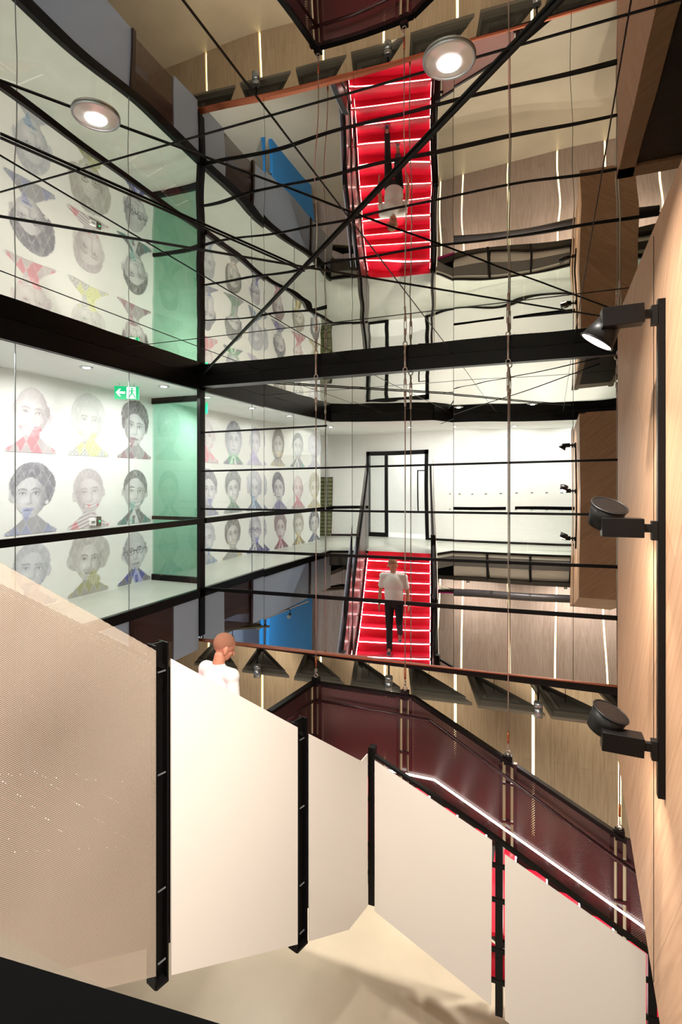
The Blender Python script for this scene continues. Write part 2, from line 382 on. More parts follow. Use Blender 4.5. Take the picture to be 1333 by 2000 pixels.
m = MB(); m.box((XL - .03, 2.0, -2.66), (XL, 5.55, FZ - .13)); m.box((XL - .03, 6.45, -2.66), (XL, YM - .06, FZ - .13)); struct('trim_13', m, 'bluegrey')
m = MB(); m.face([(XL - .01, 5.6, -2.62), (XL - .01, 6.45, -2.62), (XL - .01, 6.45, FZ - .13), (XL - .01, 5.6, FZ - .13)], [(0, 0), (1.5, 0), (1.5, .8), (0, .8)]); struct('trim_14', m, 'maroon')
m = MB()
for y in (3.2, 5.57): m.box((XL - .02, y - .03, -2.66), (XL + .03, y + .03, FZ - .13))
struct('trim_15', m, 'maroon_frame')
# ---- left gallery glazing with joints, handrail
t = thing('glass_wall', (XL, 4.6, FZ), 'full height clear glazing along the left gallery with thin joints and black handrail', 'glazing')
gy = [2.12, 2.32, 3.93, 5.54, 7.08]
for a, b in zip(gy[:-1], gy[1:]):
    m = MB(); m.face([(XL, a + .004, FZ), (XL, b - .004, FZ), (XL, b - .004, GZ), (XL, a + .004, GZ)]); m.build('glass_pane', 'glass', t)
for y in gy[1:-1]:
    m = MB(); m.box((XL - .005, y - .004, FZ), (XL + .005, y + .004, GZ)); m.build('joint', 'galv', t)
m = MB(); m.bar((XL + .06, 2.1, -.625), (XL + .06, YM - .02, -.625), .05, .085); m.build('handrail', 'black', t)
t = thing('glass_balustrade', (-.1, .6, FZ), 'low clear glass balustrade with a black top rail along the rear gallery edge', 'balustrade')
for (a, b) in ((EDGE[3], EDGE[4]),):
    m = MB(); m.face([(*a, FZ), (*b, FZ), (*b, -.66), (*a, -.66)]); m.build('glass_pane', 'glass', t)
    m = MB(); m.bar((a[0], a[1] , -.64), (-.98, .56, -.64), .05, .075); m.build('handrail', 'rail', t)
m = MB(); m.prism([on(-60, 1850, (0, 0, -.60), (0, 0, 1)), on(445, 2004, (0, 0, -.60), (0, 0, 1)), V((.9, .56, -.60)), V((2.25, .45, -.60)), V((2.25, .36, -.60)), V((-.1, .34, -.60)), V((-.80, .44, -.60))], (0, 0, -.07))
m.build('handrail', 'rail', t)
t = thing('glass_balustrade', (-4.8, 1.97, FZ), 'short glass balustrade with black rail between the left gallery and the red stairs', 'balustrade')
a, b = EDGE[0], EDGE[1]
m = MB(); m.face([(*a, FZ), (*b, FZ), (*b, -.66), (*a, -.66)]); m.build('glass_pane', 'glass', t)
m = MB(); m.bar((*a, -.62), (*b, -.62), .05, .075); m.build('handrail', 'black', t)

# end partition of left gallery : green glass in black frame, room beyond
t = thing('glass_partition', (-5.8, 7.45, FZ), 'green glass partition in black frame closing the end of the left gallery', 'partition')
m = MB(); m.face([(XW, 7.46, FZ + .05), (XL + .05, 7.46, FZ + .05), (XL + .05, 7.46, 1.38), (XW, 7.46, 1.38)]); m.build('glass_pane', 'green_glass', t)
m = MB(); m.box((XW, 7.43, 1.34), (XL + .05, 7.49, GZ)); m.build('head_frame', 'black', t)
m = MB(); m.box((XW, 7.43, FZ), (XL + .05, 7.49, FZ + .10)); m.build('sill_frame', 'black', t)
m = MB(); m.box((XW, 7.44, -.66), (XL + .05, 7.48, -.60)); m.build('mid_rail', 'black', t)
m = MB(); m.box((-6.55, 9.95, FZ), (-5.1, 10.0, GZ)); m.box((-6.55, 7.5, FZ), (-6.5, 10, GZ)); m.box((XL + .05, 7.2, FZ), (XL + .1, 10, GZ)); struct('wall_green_room', m, 'green_wall')

# door in rear wall
t = thing('glazed_door', (-4.4, YB, FZ), 'wide black framed glazed doorway at the head of the red stairs', 'door'); 
m = MB(); m.box((DX0, YB - .1, FZ), (DX0 + .1, YB + .04, DZ)); m.box((DX1 - .1, YB - .1, FZ), (DX1, YB + .04, DZ)); m.box((DX0, YB - .1, DZ - .12), (DX1, YB + .04, DZ)); m.build('frame', 'black', t)
m = MB(); m.box((-5.12, YB - .06, FZ), (-5.02, YB, DZ - .1)); m.box((DX0 + .1, YB - .06, FZ), (-5.12, YB, FZ + .13)); m.build('mullion', 'black', t)
m = MB(); m.face([(DX0 + .1, YB - .03, FZ), (-5.12, YB - .03, FZ), (-5.12, YB - .03, DZ - .1), (DX0 + .1, YB - .03, DZ - .1)]); m.build('side_pane', 'glass', t)
m = MB(); m.box((DX1 - .3, YB + .03, -.9), (DX1 - .27, YB + .06, .35)); m.box((DX1 - .3, YB + .03, .32), (DX1 - .1, YB + .06, .35)); m.box((DX1 - .3, YB + .03, -.9), (DX1 - .1, YB + .06, -.87)); m.build('pull_handle', 'black', t)
# baseboard line
m = MB(); m.box((DX1, YB, FZ), (2.3, YB + .02, FZ + .06)); m.box((-7.5, YB, FZ), (DX0, YB + .02, FZ + .06)); struct('baseboard_rear', m, 'black_matt')

# wall rack of small olive trays on the rear wall
t = thing('tray_rack', (-7.0, YB + .05, -1.7), 'tall wall rack of small olive trays on the white rear wall beside the portraits', 'rack')
m = MB(); m.box((-7.28, YB + .005, -1.69), (-6.72, YB + .045, .16)); m.build('back_board', 'rack_dark', t)  # darker olive board behind the trays
m = MB()
for r in range(15):
    for c in range(4): m.box((-7.27 + c * .14, YB + .045, -1.68 + r * .122), (-7.27 + c * .14 + .125, YB + .085, -1.68 + r * .122 + .09))
m.build('tray', 'rack', t).o['kind'] = 'stuff'

# cream panels with posts hanging below the rear gallery edge
x0, x1 = -2.3, 2.2
for i in range(5):
    a = x0 + i * .92; b = a + .90; ya = .62 - (a + 2.6) * .041; yb = .62 - (b + 2.6) * .041
    t = thing('fascia_panel', (a, ya, -2.7), 'cream curved edge panel under the rear gallery seen in the mirror, %s from the stairs' % ['first', 'second', 'third', 'fourth', 'fifth'][i], 'panel', 'cream panels below the rear gallery')
    m = MB()
    n = 8
    for k in range(n):
        z0 = FZ - .06 - .62 * k / n; z1 = FZ - .06 - .62 * (k + 1) / n; d0 = -.35 * (k / n) ** 2.2; d1 = -.35 * ((k + 1) / n) ** 2.2
        m.face([(a + .02, ya + d0 - .03, z0), (b - .02, yb + d0, z0), (b - .02, yb + d1, z1), (a + .02, ya + d1, z1)], smooth=True)
    m.build('sheet', 'warm_white', t)
    m = MB(); m.box((a - .03, ya - .02, FZ - .68), (a + .02, ya + .03, FZ - .05)); m.build('post', 'black', t)
m = MB(); m.tube((-2.6, .45, -2.80), (2.25, .1, -2.80), .10, n=16); tag(m.build('duct', 'duct'), 'grey round duct running under the cream panels of the rear gallery', 'duct')

# ================================================================== STAIRCASE
HD = V((.276, .961, 0)); NL = V((-.961, .276, 0)); P0 = V((-1.775, 5.40, 0))
def S1(t, s, z): return P0 - HD * t + NL * s + V((0, 0, z))
LAND = -3.96; RISE = .173; GO = .345
YF = 6.88
# flight one
f1 = thing('stair_flight', S1(2, .75, LAND), 'upper red stair flight descending from the doorway to the landing, lit at every nosing', 'stairs')
for i in range(1, 13):
    t0, t1 = (i - 1) * GO, i * GO; z = LAND + RISE * i
    m = MB(); m.prism([S1(t0 - .02, .1, z), S1(t0 - .02, 1.54, z), S1(t1, 1.54, z), S1(t1, .1, z)], (0, 0, -.04))
    m.prism([S1(t0, .1, z - .04), S1(t0, 1.54, z - .04), S1(t0, 1.54, z - RISE), S1(t0, .1, z - RISE)], -HD * .02)
    tr = m.build('tread', 'red', f1)
    m = MB(); m.prism([S1(t0 - .030, .12, z + .001), S1(t0 - .030, 1.52, z + .001), S1(t0 - .030, 1.52, z - .010), S1(t0 - .030, .12, z - .010)], -HD * .012)
    m.build('light_strip', 'led_soft', tr)
m = MB(); m.prism([S1(4.12, .1, FZ + .0), S1(4.12, 1.54, FZ), S1(4.12, 1.54, FZ - RISE), S1(4.12, .1, FZ - RISE)], -HD * .03); m.build('tread', 'red', f1)
for s in (.085, 1.54):
    m = MB(); z0 = LAND
    m.prism([S1(-.1, s, z0 - .10), S1(4.25, s, z0 + 2.25 - .08), S1(4.25, s, z0 + 2.25 - .55), S1(-.1, s, z0 - .42)], NL * .02)
    m.build('stringer', 'red', f1)
m = MB(); m.prism([S1(0, .1, LAND - .1), S1(4.14, .1, FZ - .33), S1(4.14, 1.54, FZ - .33), S1(0, 1.54, LAND - .1)], (0, 0, -.03)); m.build('soffit', 'bluegrey', f1)
# landing
ld = thing('stair_landing', (-2.6, 6.2, LAND - .1), 'square red landing hung on cables where the two stair flights meet', 'landing')
m = MB(); m.prism([S1(0, .1, LAND), S1(0, 1.42, LAND), V((-3.02, YF - .1, LAND)), V((-1.42, YF - .1, LAND)), V((-1.42, 5.5, LAND))][::-1], (0, 0, -.1)); m.build('floor_plate', 'red', ld)
m = MB(); m.prism([S1(0, .1, LAND - .1), S1(0, 1.42, LAND - .1), V((-3.02, YF - .1, LAND - .1)), V((-1.42, YF - .1, LAND - .1)), V((-1.42, 5.5, LAND - .1))][::-1], (0, 0, -.25)); m.build('soffit', 'panel', ld)
# flight two
f2 = thing('stair_flight', (1, 6.2, LZ), 'lower red stair flight descending to the right behind the wood wall', 'stairs')
X2 = -1.42; Y2A, Y2B = 5.49, YF - .1
for i in range(1, 14):
    a, b = X2 + (i - 1) * GO, X2 + i * GO; z = LAND - RISE * i
    m = MB(); m.box((a - .02, Y2A, z - .04), (b, Y2B, z)); m.box((a - .02, Y2A, z), (a, Y2B, z + RISE - .04)); tr = m.build('tread', 'red', f2)
    m = MB(); m.box((a - .002, Y2A + .02, z + RISE - .022), (a + .012, Y2B - .02, z + RISE + .001)); m.build('light_strip', 'led_soft', tr)
for y in (Y2A - .03, Y2B):
    m = MB(); m.prism([(X2 - .1, y, LAND - .12), (X2 + 4.6, y, LAND - .12 - 4.7 * .5), (X2 + 4.6, y, LAND - .45 - 4.7 * .5), (X2 - .1, y, LAND - .45)], (0, .02, 0)); m.build('stringer', 'red', f2)
m = MB(); m.prism([(X2, Y2A, LAND - .12), (X2 + 4.1, Y2A, LAND - .12 - 4.1 * .5), (X2 + 4.1, Y2B, LAND - .12 - 4.1 * .5), (X2, Y2B, LAND - .12)], (0, 0, -.03)); m.build('soffit', 'soffit', f2)

# ---- near cladding, flight one : measured on the vertical plane s = 0
pl1 = (P0, NL)
def Q(px, py): return on(px, py, *pl1)
TOP = lambda px: 1100 + (px - 0) * .5612
def clad(name, pts, mat, th, parent):
    m = MB(); m.prism(pts, th, ud=(pts[1] - pts[0]).cross(V((0, 0, 1))).cross(V((0, 0, 1))).normalized() if False else None, vd=None)
    return m
def sheet(pts, th, ud, mat, name, parent, bevel=0):
    m = MB(); m.prism(pts, th, ud=ud, vd=(0, 0, 1)); return m.build(name, mat, parent, bevel=bevel)
b1 = thing('balustrade', S1(2.5, 0, LAND), 'tall near balustrade of white metal panels and black posts beside the upper flight', 'balustrade', )
TH1 = -NL * .012
# outline of the first panel, continued past the frame up to the gallery
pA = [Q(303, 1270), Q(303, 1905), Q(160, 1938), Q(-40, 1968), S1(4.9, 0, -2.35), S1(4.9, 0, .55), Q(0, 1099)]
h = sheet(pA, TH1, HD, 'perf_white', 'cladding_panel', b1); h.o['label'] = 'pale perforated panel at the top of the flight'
sheet([Q(333, 1286), Q(333, 1903), Q(580, 1843), Q(580, 1420)], TH1, HD, 'panel', 'cladding_panel', b1)
sheet([Q(603, 1433), Q(603, 1837), Q(680, 1815), Q(717, 1768), Q(717, 1472), Q(705, 1486)], TH1, HD, 'panel', 'cladding_panel', b1)
def zt1(t): return -2.95 + .70 * t       # balustrade top line along flight one
def zb1(t): return -4.66 + .47 * t
for (pa, pb, ya, yb) in ((306, 330, 1262, 1916), (582, 602, 1414, 1842)):
    m = MB(); a = Q(pa, ya); b = Q(pb, yb); c = (a + b) / 2
    for off in (-1, 1):
        cc = c + HD * off * (b - a).dot(HD) * .5 + NL * .06
        m.obox(cc, HD * .006, NL * .05, V((0, 0, (a.z - b.z) / 2)))
    m.obox(c + NL * .065, HD * abs((b - a).dot(HD)) / 2, NL * .006, V((0, 0, (a.z - b.z) / 2)))
    m.obox(V((c.x, c.y, b.z + .01)) + NL * .05, HD * abs((b - a).dot(HD)) / 2, NL * .05, V((0, 0, .01)))
    po = m.build('post', 'black', b1)
    for k in (.08, .38, .72, .93):
        z = a.z + (b.z - a.z) * k; m = MB(); m.obox(V((c.x, c.y, z)) + NL * .012, HD * .03, NL * .004, V((0, 0, .004))); m.build('bracket', 'galv', po)
# inner perforated lining and top rail, both sides of flight one
def inner(s, th, parent, first, t_from=-.0, tend=4.9):
    cuts = [t_from + .06, 1.05, 2.52, 4.0, tend]
    for a, b in zip(cuts[:-1], cuts[1:]):
        a2, b2 = a + .05, b - .05
        pts = [S1(a2, s, zb1(a2) + .25), S1(b2, s, zb1(b2) + .25), S1(b2, s, zt1(b2) - .10), S1(a2, s, zt1(a2) - .10)]
        sheet(pts, th, HD, 'maroon_dense' if first else 'maroon', 'infill_panel', parent)
    m = MB(); dz = .09 if first else 0; m.bar(S1(t_from, s, zt1(t_from) - dz), S1(tend, s, zt1(tend) - dz), .05, .03); m.build('top_rail', 'black', parent)
inner(.06, NL * .006, b1, True)
bl = thing('balustrade', S1(2.5, 1.5, LAND), 'balustrade on the far left side of the upper flight, seen in the mirror', 'balustrade')
inner(1.58, -NL * .006, bl, False)
SL = 1.65
for a, b in ((.02, 1.0), (1.1, 2.46), (2.58, 4.9)):
    pts = [S1(a, SL, zb1(a)), S1(b, SL, zb1(b)), S1(b, SL, zt1(b)), S1(a, SL, zt1(a))]
    sheet(pts, NL * .012, HD, 'bluegrey' if b < 3 else 'maroon', 'cladding_panel', bl)  # white lower sheets: the blue light on them is put into the colour
for a in (1.05, 2.52):
    m = MB(); m.prism([S1(a - .05, SL - .05, zb1(a)), S1(a + .05, SL - .05, zb1(a)), S1(a + .05, SL - .05, zt1(a)), S1(a - .05, SL - .05, zt1(a))], NL * .05); m.build('post', 'maroon_frame', bl)
# slim light rails along both stringers of the upper flight
for s, par in ((.11, b1), (1.52, bl)):
    m = MB(); m.bar(S1(.05, s, LAND + .17), S1(4.0, s, LAND + .17 + 3.95 * .5014), .007, .007); m.build('light_strip', 'led_soft', par)

# ---- near balustrade of flight two
b2 = thing('balustrade', (0, 5.4, -5), 'near balustrade of white metal panels and black posts along the lower flight', 'balustrade')
pl2 = (V((0, 5.40, 0)), V((0, 1, 0)))
def W(px, py): return on(px, py, *pl2)
TH2 = V((0, -.012, 0)); UX = V((1, 0, 0))
sheet([W(733, 1485), W(733, 1778), W(960, 1962), W(962, 1641)], TH2, UX, 'panel', 'cladding_panel', b2)
sheet([W(987, 1668), W(987, 1990), W(1262, 2220), W(1262, 1862)], TH2, UX, 'panel', 'cladding_panel', b2)
zz = W(1290, 1885); w2 = W(1290, 2240)
sheet([zz, w2, V((2.15, 5.4, w2.z - .62)), V((2.15, 5.4, zz.z - .62))], TH2, UX, 'panel', 'cladding_panel', b2)
m = MB(); 
top2 = [W(731, 1478), W(964, 1637), W(1292, 1880)]
for a, b in zip(top2[:-1], top2[1:]): m.bar(a + V((0, .03, 0)), b + V((0, .03, 0)), .05, .03)
m.bar(top2[-1] + V((0, .03, 0)), (2.2, 5.43, top2[-1].z - .66), .05, .03)
m.build('top_rail', 'black', b2)
for px, y0, y1 in ((725, 1462, 1770), (975, 1650, 1988), (1276, 1872, 2240)):
    a = W(px, y0); b = W(px, y1); m = MB(); hw = .035
    m.box((a.x - hw, 5.41, b.z), (a.x + hw, 5.50, a.z)); 
    po = m.build('post', 'black', b2)
    for k in (.13, .33, .62, .80):
        z = a.z + (b.z - a.z) * k; m = MB(); m.box((a.x - .075, 5.405, z - .02), (a.x + .075, 5.43, z + .02)); m.build('bracket', 'black', po)
# ---- far balustrade : landing and lower flight, maroon perforated lining
b3 = thing('balustrade', (-1.5, YF, -4), 'far balustrade with maroon perforated panels, cable posts and a white light line', 'balustrade')
CXs = [-3.10, -1.80, -.485, .75, 2.05]
def zt3(x): return -2.86 if x < -1.68 else -2.86 - .512 * (x + 1.68)
def tr3(x): return LAND if x < X2 else LAND - .5014 * (x - X2)
for i, (a, b) in enumerate(zip(CXs[:-1], CXs[1:])):
    a2, b2x = a + .10, b - .10
    xs = [a2, b2x] if not (a2 < -1.68 < b2x) else [a2, -1.68, b2x]
    top = [V((x, YF, zt3(x) - .03)) for x in xs]; bot = [V((x, YF, tr3(x) - .45)) for x in xs][::-1]
    sheet(top + bot, V((0, .008, 0)), UX, 'maroon', 'infill_panel', b3)
    sheet([p + V((0, .10, 0)) for p in top + bot], V((0, .01, 0)), UX, 'maroon', 'cladding_panel', b3)
for i, x in enumerate(CXs):
    m = MB()
    for dx in (-.085, .085): m.box((x + dx - .022, YF - .005, tr3(x) - .5), (x + dx + .022, YF + .05, zt3(x)))
    m.box((x - .03, YF + .02, tr3(x) - .5), (x + .03, YF + .09, zt3(x) + .02))
    for dz in (.28, .75, 1.2): m.box((x - .10, YF, zt3(x) - dz), (x + .10, YF + .03, zt3(x) - dz + .03))
    m.build('post', 'maroon_frame', b3)
m = MB(); seq = [(-3.12, zt3(-3)), (-1.68, zt3(-1.68)), (2.2, zt3(2.2))]
for (xa, za), (xb, zb) in zip(seq[:-1], seq[1:]):
    m.bar((xa, YF + .04, za), (xb, YF + .04, zb), .08, .045)
m.build('top_rail', 'black', b3)
m = MB(); seq = [(-3.06, zt3(-3) - .19), (-1.45, zt3(-1.68) - .21), (2.2, zt3(2.2) - .30)]
for (xa, za), (xb, zb) in zip(seq[:-1], seq[1:]): m.tube((xa, YF - .07, za), (xb, YF - .07, zb), .021)
m.build('handrail', 'maroon_frame', b3)
m = MB(); seq = [(-2.6, LAND + .11), (-1.39, LAND + .11), (2.2, LAND + .11 - 3.55 * .5014)]
for (xa, za), (xb, zb) in zip(seq[:-1], seq[1:]): m.bar((xa, YF - .03, za), (xb, YF - .03, zb), .015, .020)
m.build('light_line', 'led', b3)
# landing left side
b4 = thing('balustrade', (-3.16, 6.3, -4), 'dark side balustrade of the landing left of the first cable', 'balustrade')
a = V((-3.24, 5.83, 0)); b = V((-3.13, YF - .08, 0)); ud = (b - a).normalized()
sheet([a + V((0, 0, -4.5)), b + V((0, 0, -4.5)), b + V((0, 0, -2.89)), a + V((0, 0, -2.89))], V((-.008, 0, 0)), ud, 'maroon', 'infill_panel', b4)
sheet([p + V((-.07, 0, 0)) for p in (a + V((0, 0, -4.5)), b + V((0, 0, -4.5)), b + V((0, 0, -2.89)), a + V((0, 0, -2.89)))], V((-.01, 0, 0)), ud, 'bluegrey', 'cladding_panel', b4)
m = MB(); m.bar(a + V((0, 0, -2.86)), b + V((0, .12, -2.86)), .08, .045); m.build('top_rail', 'black', b4)
m = MB(); m.tube(a + V((.07, 0, -3.05)), b + V((.07, 0, -3.05)), .021); m.build('handrail', 'maroon_frame', b4)

# ---- suspension cables with turnbuckles
for i, x in enumerate(CXs[:4]):
    zt = zt3(x) + .03; yy = YF + .055
    lab = ['at the far left landing corner', 'at the landing corner before the lower flight', 'halfway down the lower flight', 'near the edge of the wood wall'][i]
    t = thing('suspension_cable', (x, yy, zt), 'thin steel hanger cable with turnbuckle %s' % lab, 'cable', 'hanger cables of the staircase')
    m = MB(); m.tube((x, yy, zt + .26), (x, yy, CZ - .62), .0075, n=8); m.build('wire', 'copper' if False else 'steel', t)
    m = MB(); m.tube((x, yy, zt + .19), (x, yy, zt + .33), .014, n=8); m.build('ferrule', 'copper', t)
    m = MB(); m.torus((x, yy, zt + .14), (1, 0, 0), .030, .008); m.torus((x, yy, zt + .07), (0, 1, 0), .026, .008); m.build('shackle', 'steel', t)
    m = MB(); m.box((x - .05, yy - .04, zt - .07), (x + .05, yy + .04, zt + .045)); m.build('end_block', 'black', t)
    m = MB(); m.tube((x, yy, CZ - .66), (x, yy, CZ - .56), .014, n=8)
    for dx in (-.014, .014): m.tube((x + dx, yy, CZ - .54), (x + dx, yy, CZ - .30), .006, n=6)
    m.tube((x, yy, CZ - .57), (x, yy, CZ - .47), .012, n=8); m.tube((x, yy, CZ - .37), (x, yy, CZ - .26), .012, n=8)
    m.torus((x, yy, CZ - .23), (1, 0, 0), .028, .008); m.torus((x, yy, CZ - .17), (0, 1, 0), .028, .008); m.tube((x, yy, CZ - .14), (x, yy, CZ), .016, n=10)
    m.build('turnbuckle', 'steel', t)

# ---- bracing rods under the ceiling
def rod(p, q, r, lab, mat='black_matt'):
    m = MB(); m.tube(p, q, r, n=10); t = m.build('bracing_rod', mat); tag(t, lab, 'rod', 'bracing rods under the mirrored ceiling')
rod((.63, 5.97, CZ - .04), (-2.68, 1.70, CZ - .35), .0075, 'thin dark rod sloping from the top lamp down to the left below the mirrored ceiling')
rod((-5.15, 7.05, CZ - .013), (.42, 1.6, CZ - .012), .010, 'thick dark rod running diagonally under the ceiling from the mirror corner towards the viewer')
rod((-1.80, 3.80, CZ - .010), (-2.46, 1.79, CZ - .010), .0075, 'short dark rod joining the thick diagonal rod to the left under the ceiling')

# ---- recessed ceiling lamps
for (x, y, lab) in ((-.37, 2.11, 'round glowing lamp in the mirrored ceiling beside the red stair reflection'), (-1.92, 1.85, 'round glowing lamp in the mirrored ceiling above the left portraits')):
    t = thing('ceiling_lamp', (x, y, CZ), lab, 'ceiling lamp', 'round lamps in the mirrored ceiling')
    m = MB(); m.torus((x, y, CZ - .006), (0, 0, 1), .098, .006, n=32); m.build('rim', 'galv', t)
    m = MB(); n = 28
    for k in range(3):
        r0, r1 = .095 - k * .018, .095 - (k + 1) * .018
        for i in range(n):
            A, B = 2 * math.pi * i / n, 2 * math.pi * (i + 1) / n; z = CZ - .006 - .004 * k; z2 = z - .004
            m.face([(x + r0 * math.cos(A), y + r0 * math.sin(A), z), (x + r0 * math.cos(B), y + r0 * math.sin(B), z), (x + r1 * math.cos(B), y + r1 * math.sin(B), z2), (x + r1 * math.cos(A), y + r1 * math.sin(A), z2)], smooth=True)
    m.build('reflector', 'tin', t)
    m = MB(); m.tube((x, y, CZ - .016), (x, y, CZ - .020), .045, n=24); m.build('lens', 'spot_on', t)
    disc('ceiling_lamp_light', (x, y, CZ - .03), (0, 0, -1), .10, 95, (1, .95, .90), 115)

# ---- hanging oak volume on the right
AX = .446; YE = 4.24; ZT = 1.14
m = MB()
zb = lambda y: -1.96 - .26 * (YE - y)
y0 = .62
m.prism([(AX, YE, ZT), (AX, YE, zb(YE)), (AX, y0, zb(y0)), (AX, y0, ZT)], (.88, 0, 0), ud=(0, 1, 0), vd=(0, 0, 1))
ob = thing('wood_volume', (AX + .4, 2.4, zb(y0)), 'large oak clad volume hanging on the right with three black lamps on it', 'wall volume')
m.build('oak_cladding', 'oak', ob)
m = MB(); 
for y in (3.72 - .9, 1.9): m.box((AX - .002, y - .0025, zb(y) + .02), (AX + .002, y + .0025, ZT - .01))
m.build('joint', 'black_matt', ob)
m = MB(); m.box((AX + .10, 1.0, ZT + .001), (AX + .80, YE - .12, ZT + .01)); m.build('vent_mesh', 'grille', ob)
m = MB()
for (a, b) in (((AX, y0, ZT), (AX + .10, YE, ZT + .03)), ((AX + .78, y0, ZT), (AX + .88, YE, ZT + .03)), ((AX, YE - .12, ZT), (AX + .88, YE, ZT + .03))): m.box(a, b)
m.build('vent_frame', 'oak', ob)
# track and lamps
t = thing('lamp_track', (AX, 2.57, -1.30), 'slim black vertical lighting track on the oak volume', 'track')
m = MB(); m.box((AX - .028, 2.55, -1.32), (AX, 2.585, .76)); m.build('channel', 'black', t)
def lamp(py, boxdir, facedir, lab, on_, k):
    z = (HY - py) / FPX * 2.232
    p = V((AX - .02, 2.57, z))
    t = thing('wall_lamp', p, lab, 'lamp', 'black adjustable lamps on the track')
    m = MB(); m.box((AX - .05, 2.55, z - .05), (AX - .026, 2.59, z + .03)); m.box((AX - .09, 2.558, z - .018), (AX - .05, 2.582, z + .016)); m.build('track_adapter', 'black_matt', t)
    d = V(boxdir).normalized(); up = V((0, 0, 1)); up = (up - d * up.dot(d)).normalized(); sd = d.cross(up)
    c = p + V((-.055, 0, 0)) + d * .085
    m = MB(); m.obox(c, d * .080, sd * .038, up * .040); m.build('gear_box', 'black', t, bevel=.002)
    f = V(facedir).normalized(); hc = c + d * (.055 if k else .065) + V((0, .075, .045 if k else -.035)) 
    m = MB(); m.tube(hc - f * .05, hc + f * .05, .062 if k else .05, .075, n=32, cap=True); m.build('lamp_head', 'black_matt', t)
    m = MB(); m.tube(hc + f * .0505, hc + f * .052, .068, n=32); m.build('lens', 'lamp_on' if on_ else 'black', t)
    if not on_:
        m = MB(); m.tube(hc - f * .0505, hc - f * .052, .055, n=32); m.build('lens', 'lamp_on', t)
    m = MB(); m.torus(hc + f * .05, f, .075, .004, n=32); m.build('rim', 'black_matt', t)
    return hc, f
hd, f = lamp(610, (-1, -.05, -.04), (-.55, .05, -.83), 'black adjustable lamp shining down at the top of the oak volume', True, 0)
disc('wall_lamp_light', hd + f * .06, f, .10, 30, (1, .9, .78), 150)
hd, f = lamp(1032, (-1, -.02, 0), (.25, -.38, .88), 'black lamp with its round head tilted up, middle of the oak volume', False, 1)
disc('wall_lamp_light', hd - f * .06, -f, .10, 15, (1, .93, .86), 150)
hd, f = lamp(1462, (-1, -.03, .04), (.38, -.12, .90), 'black lamp with its round head turned up, lowest on the oak volume', False, 1)
disc('wall_lamp_light', hd - f * .06, -f, .10, 15, (1, .93, .86), 150)

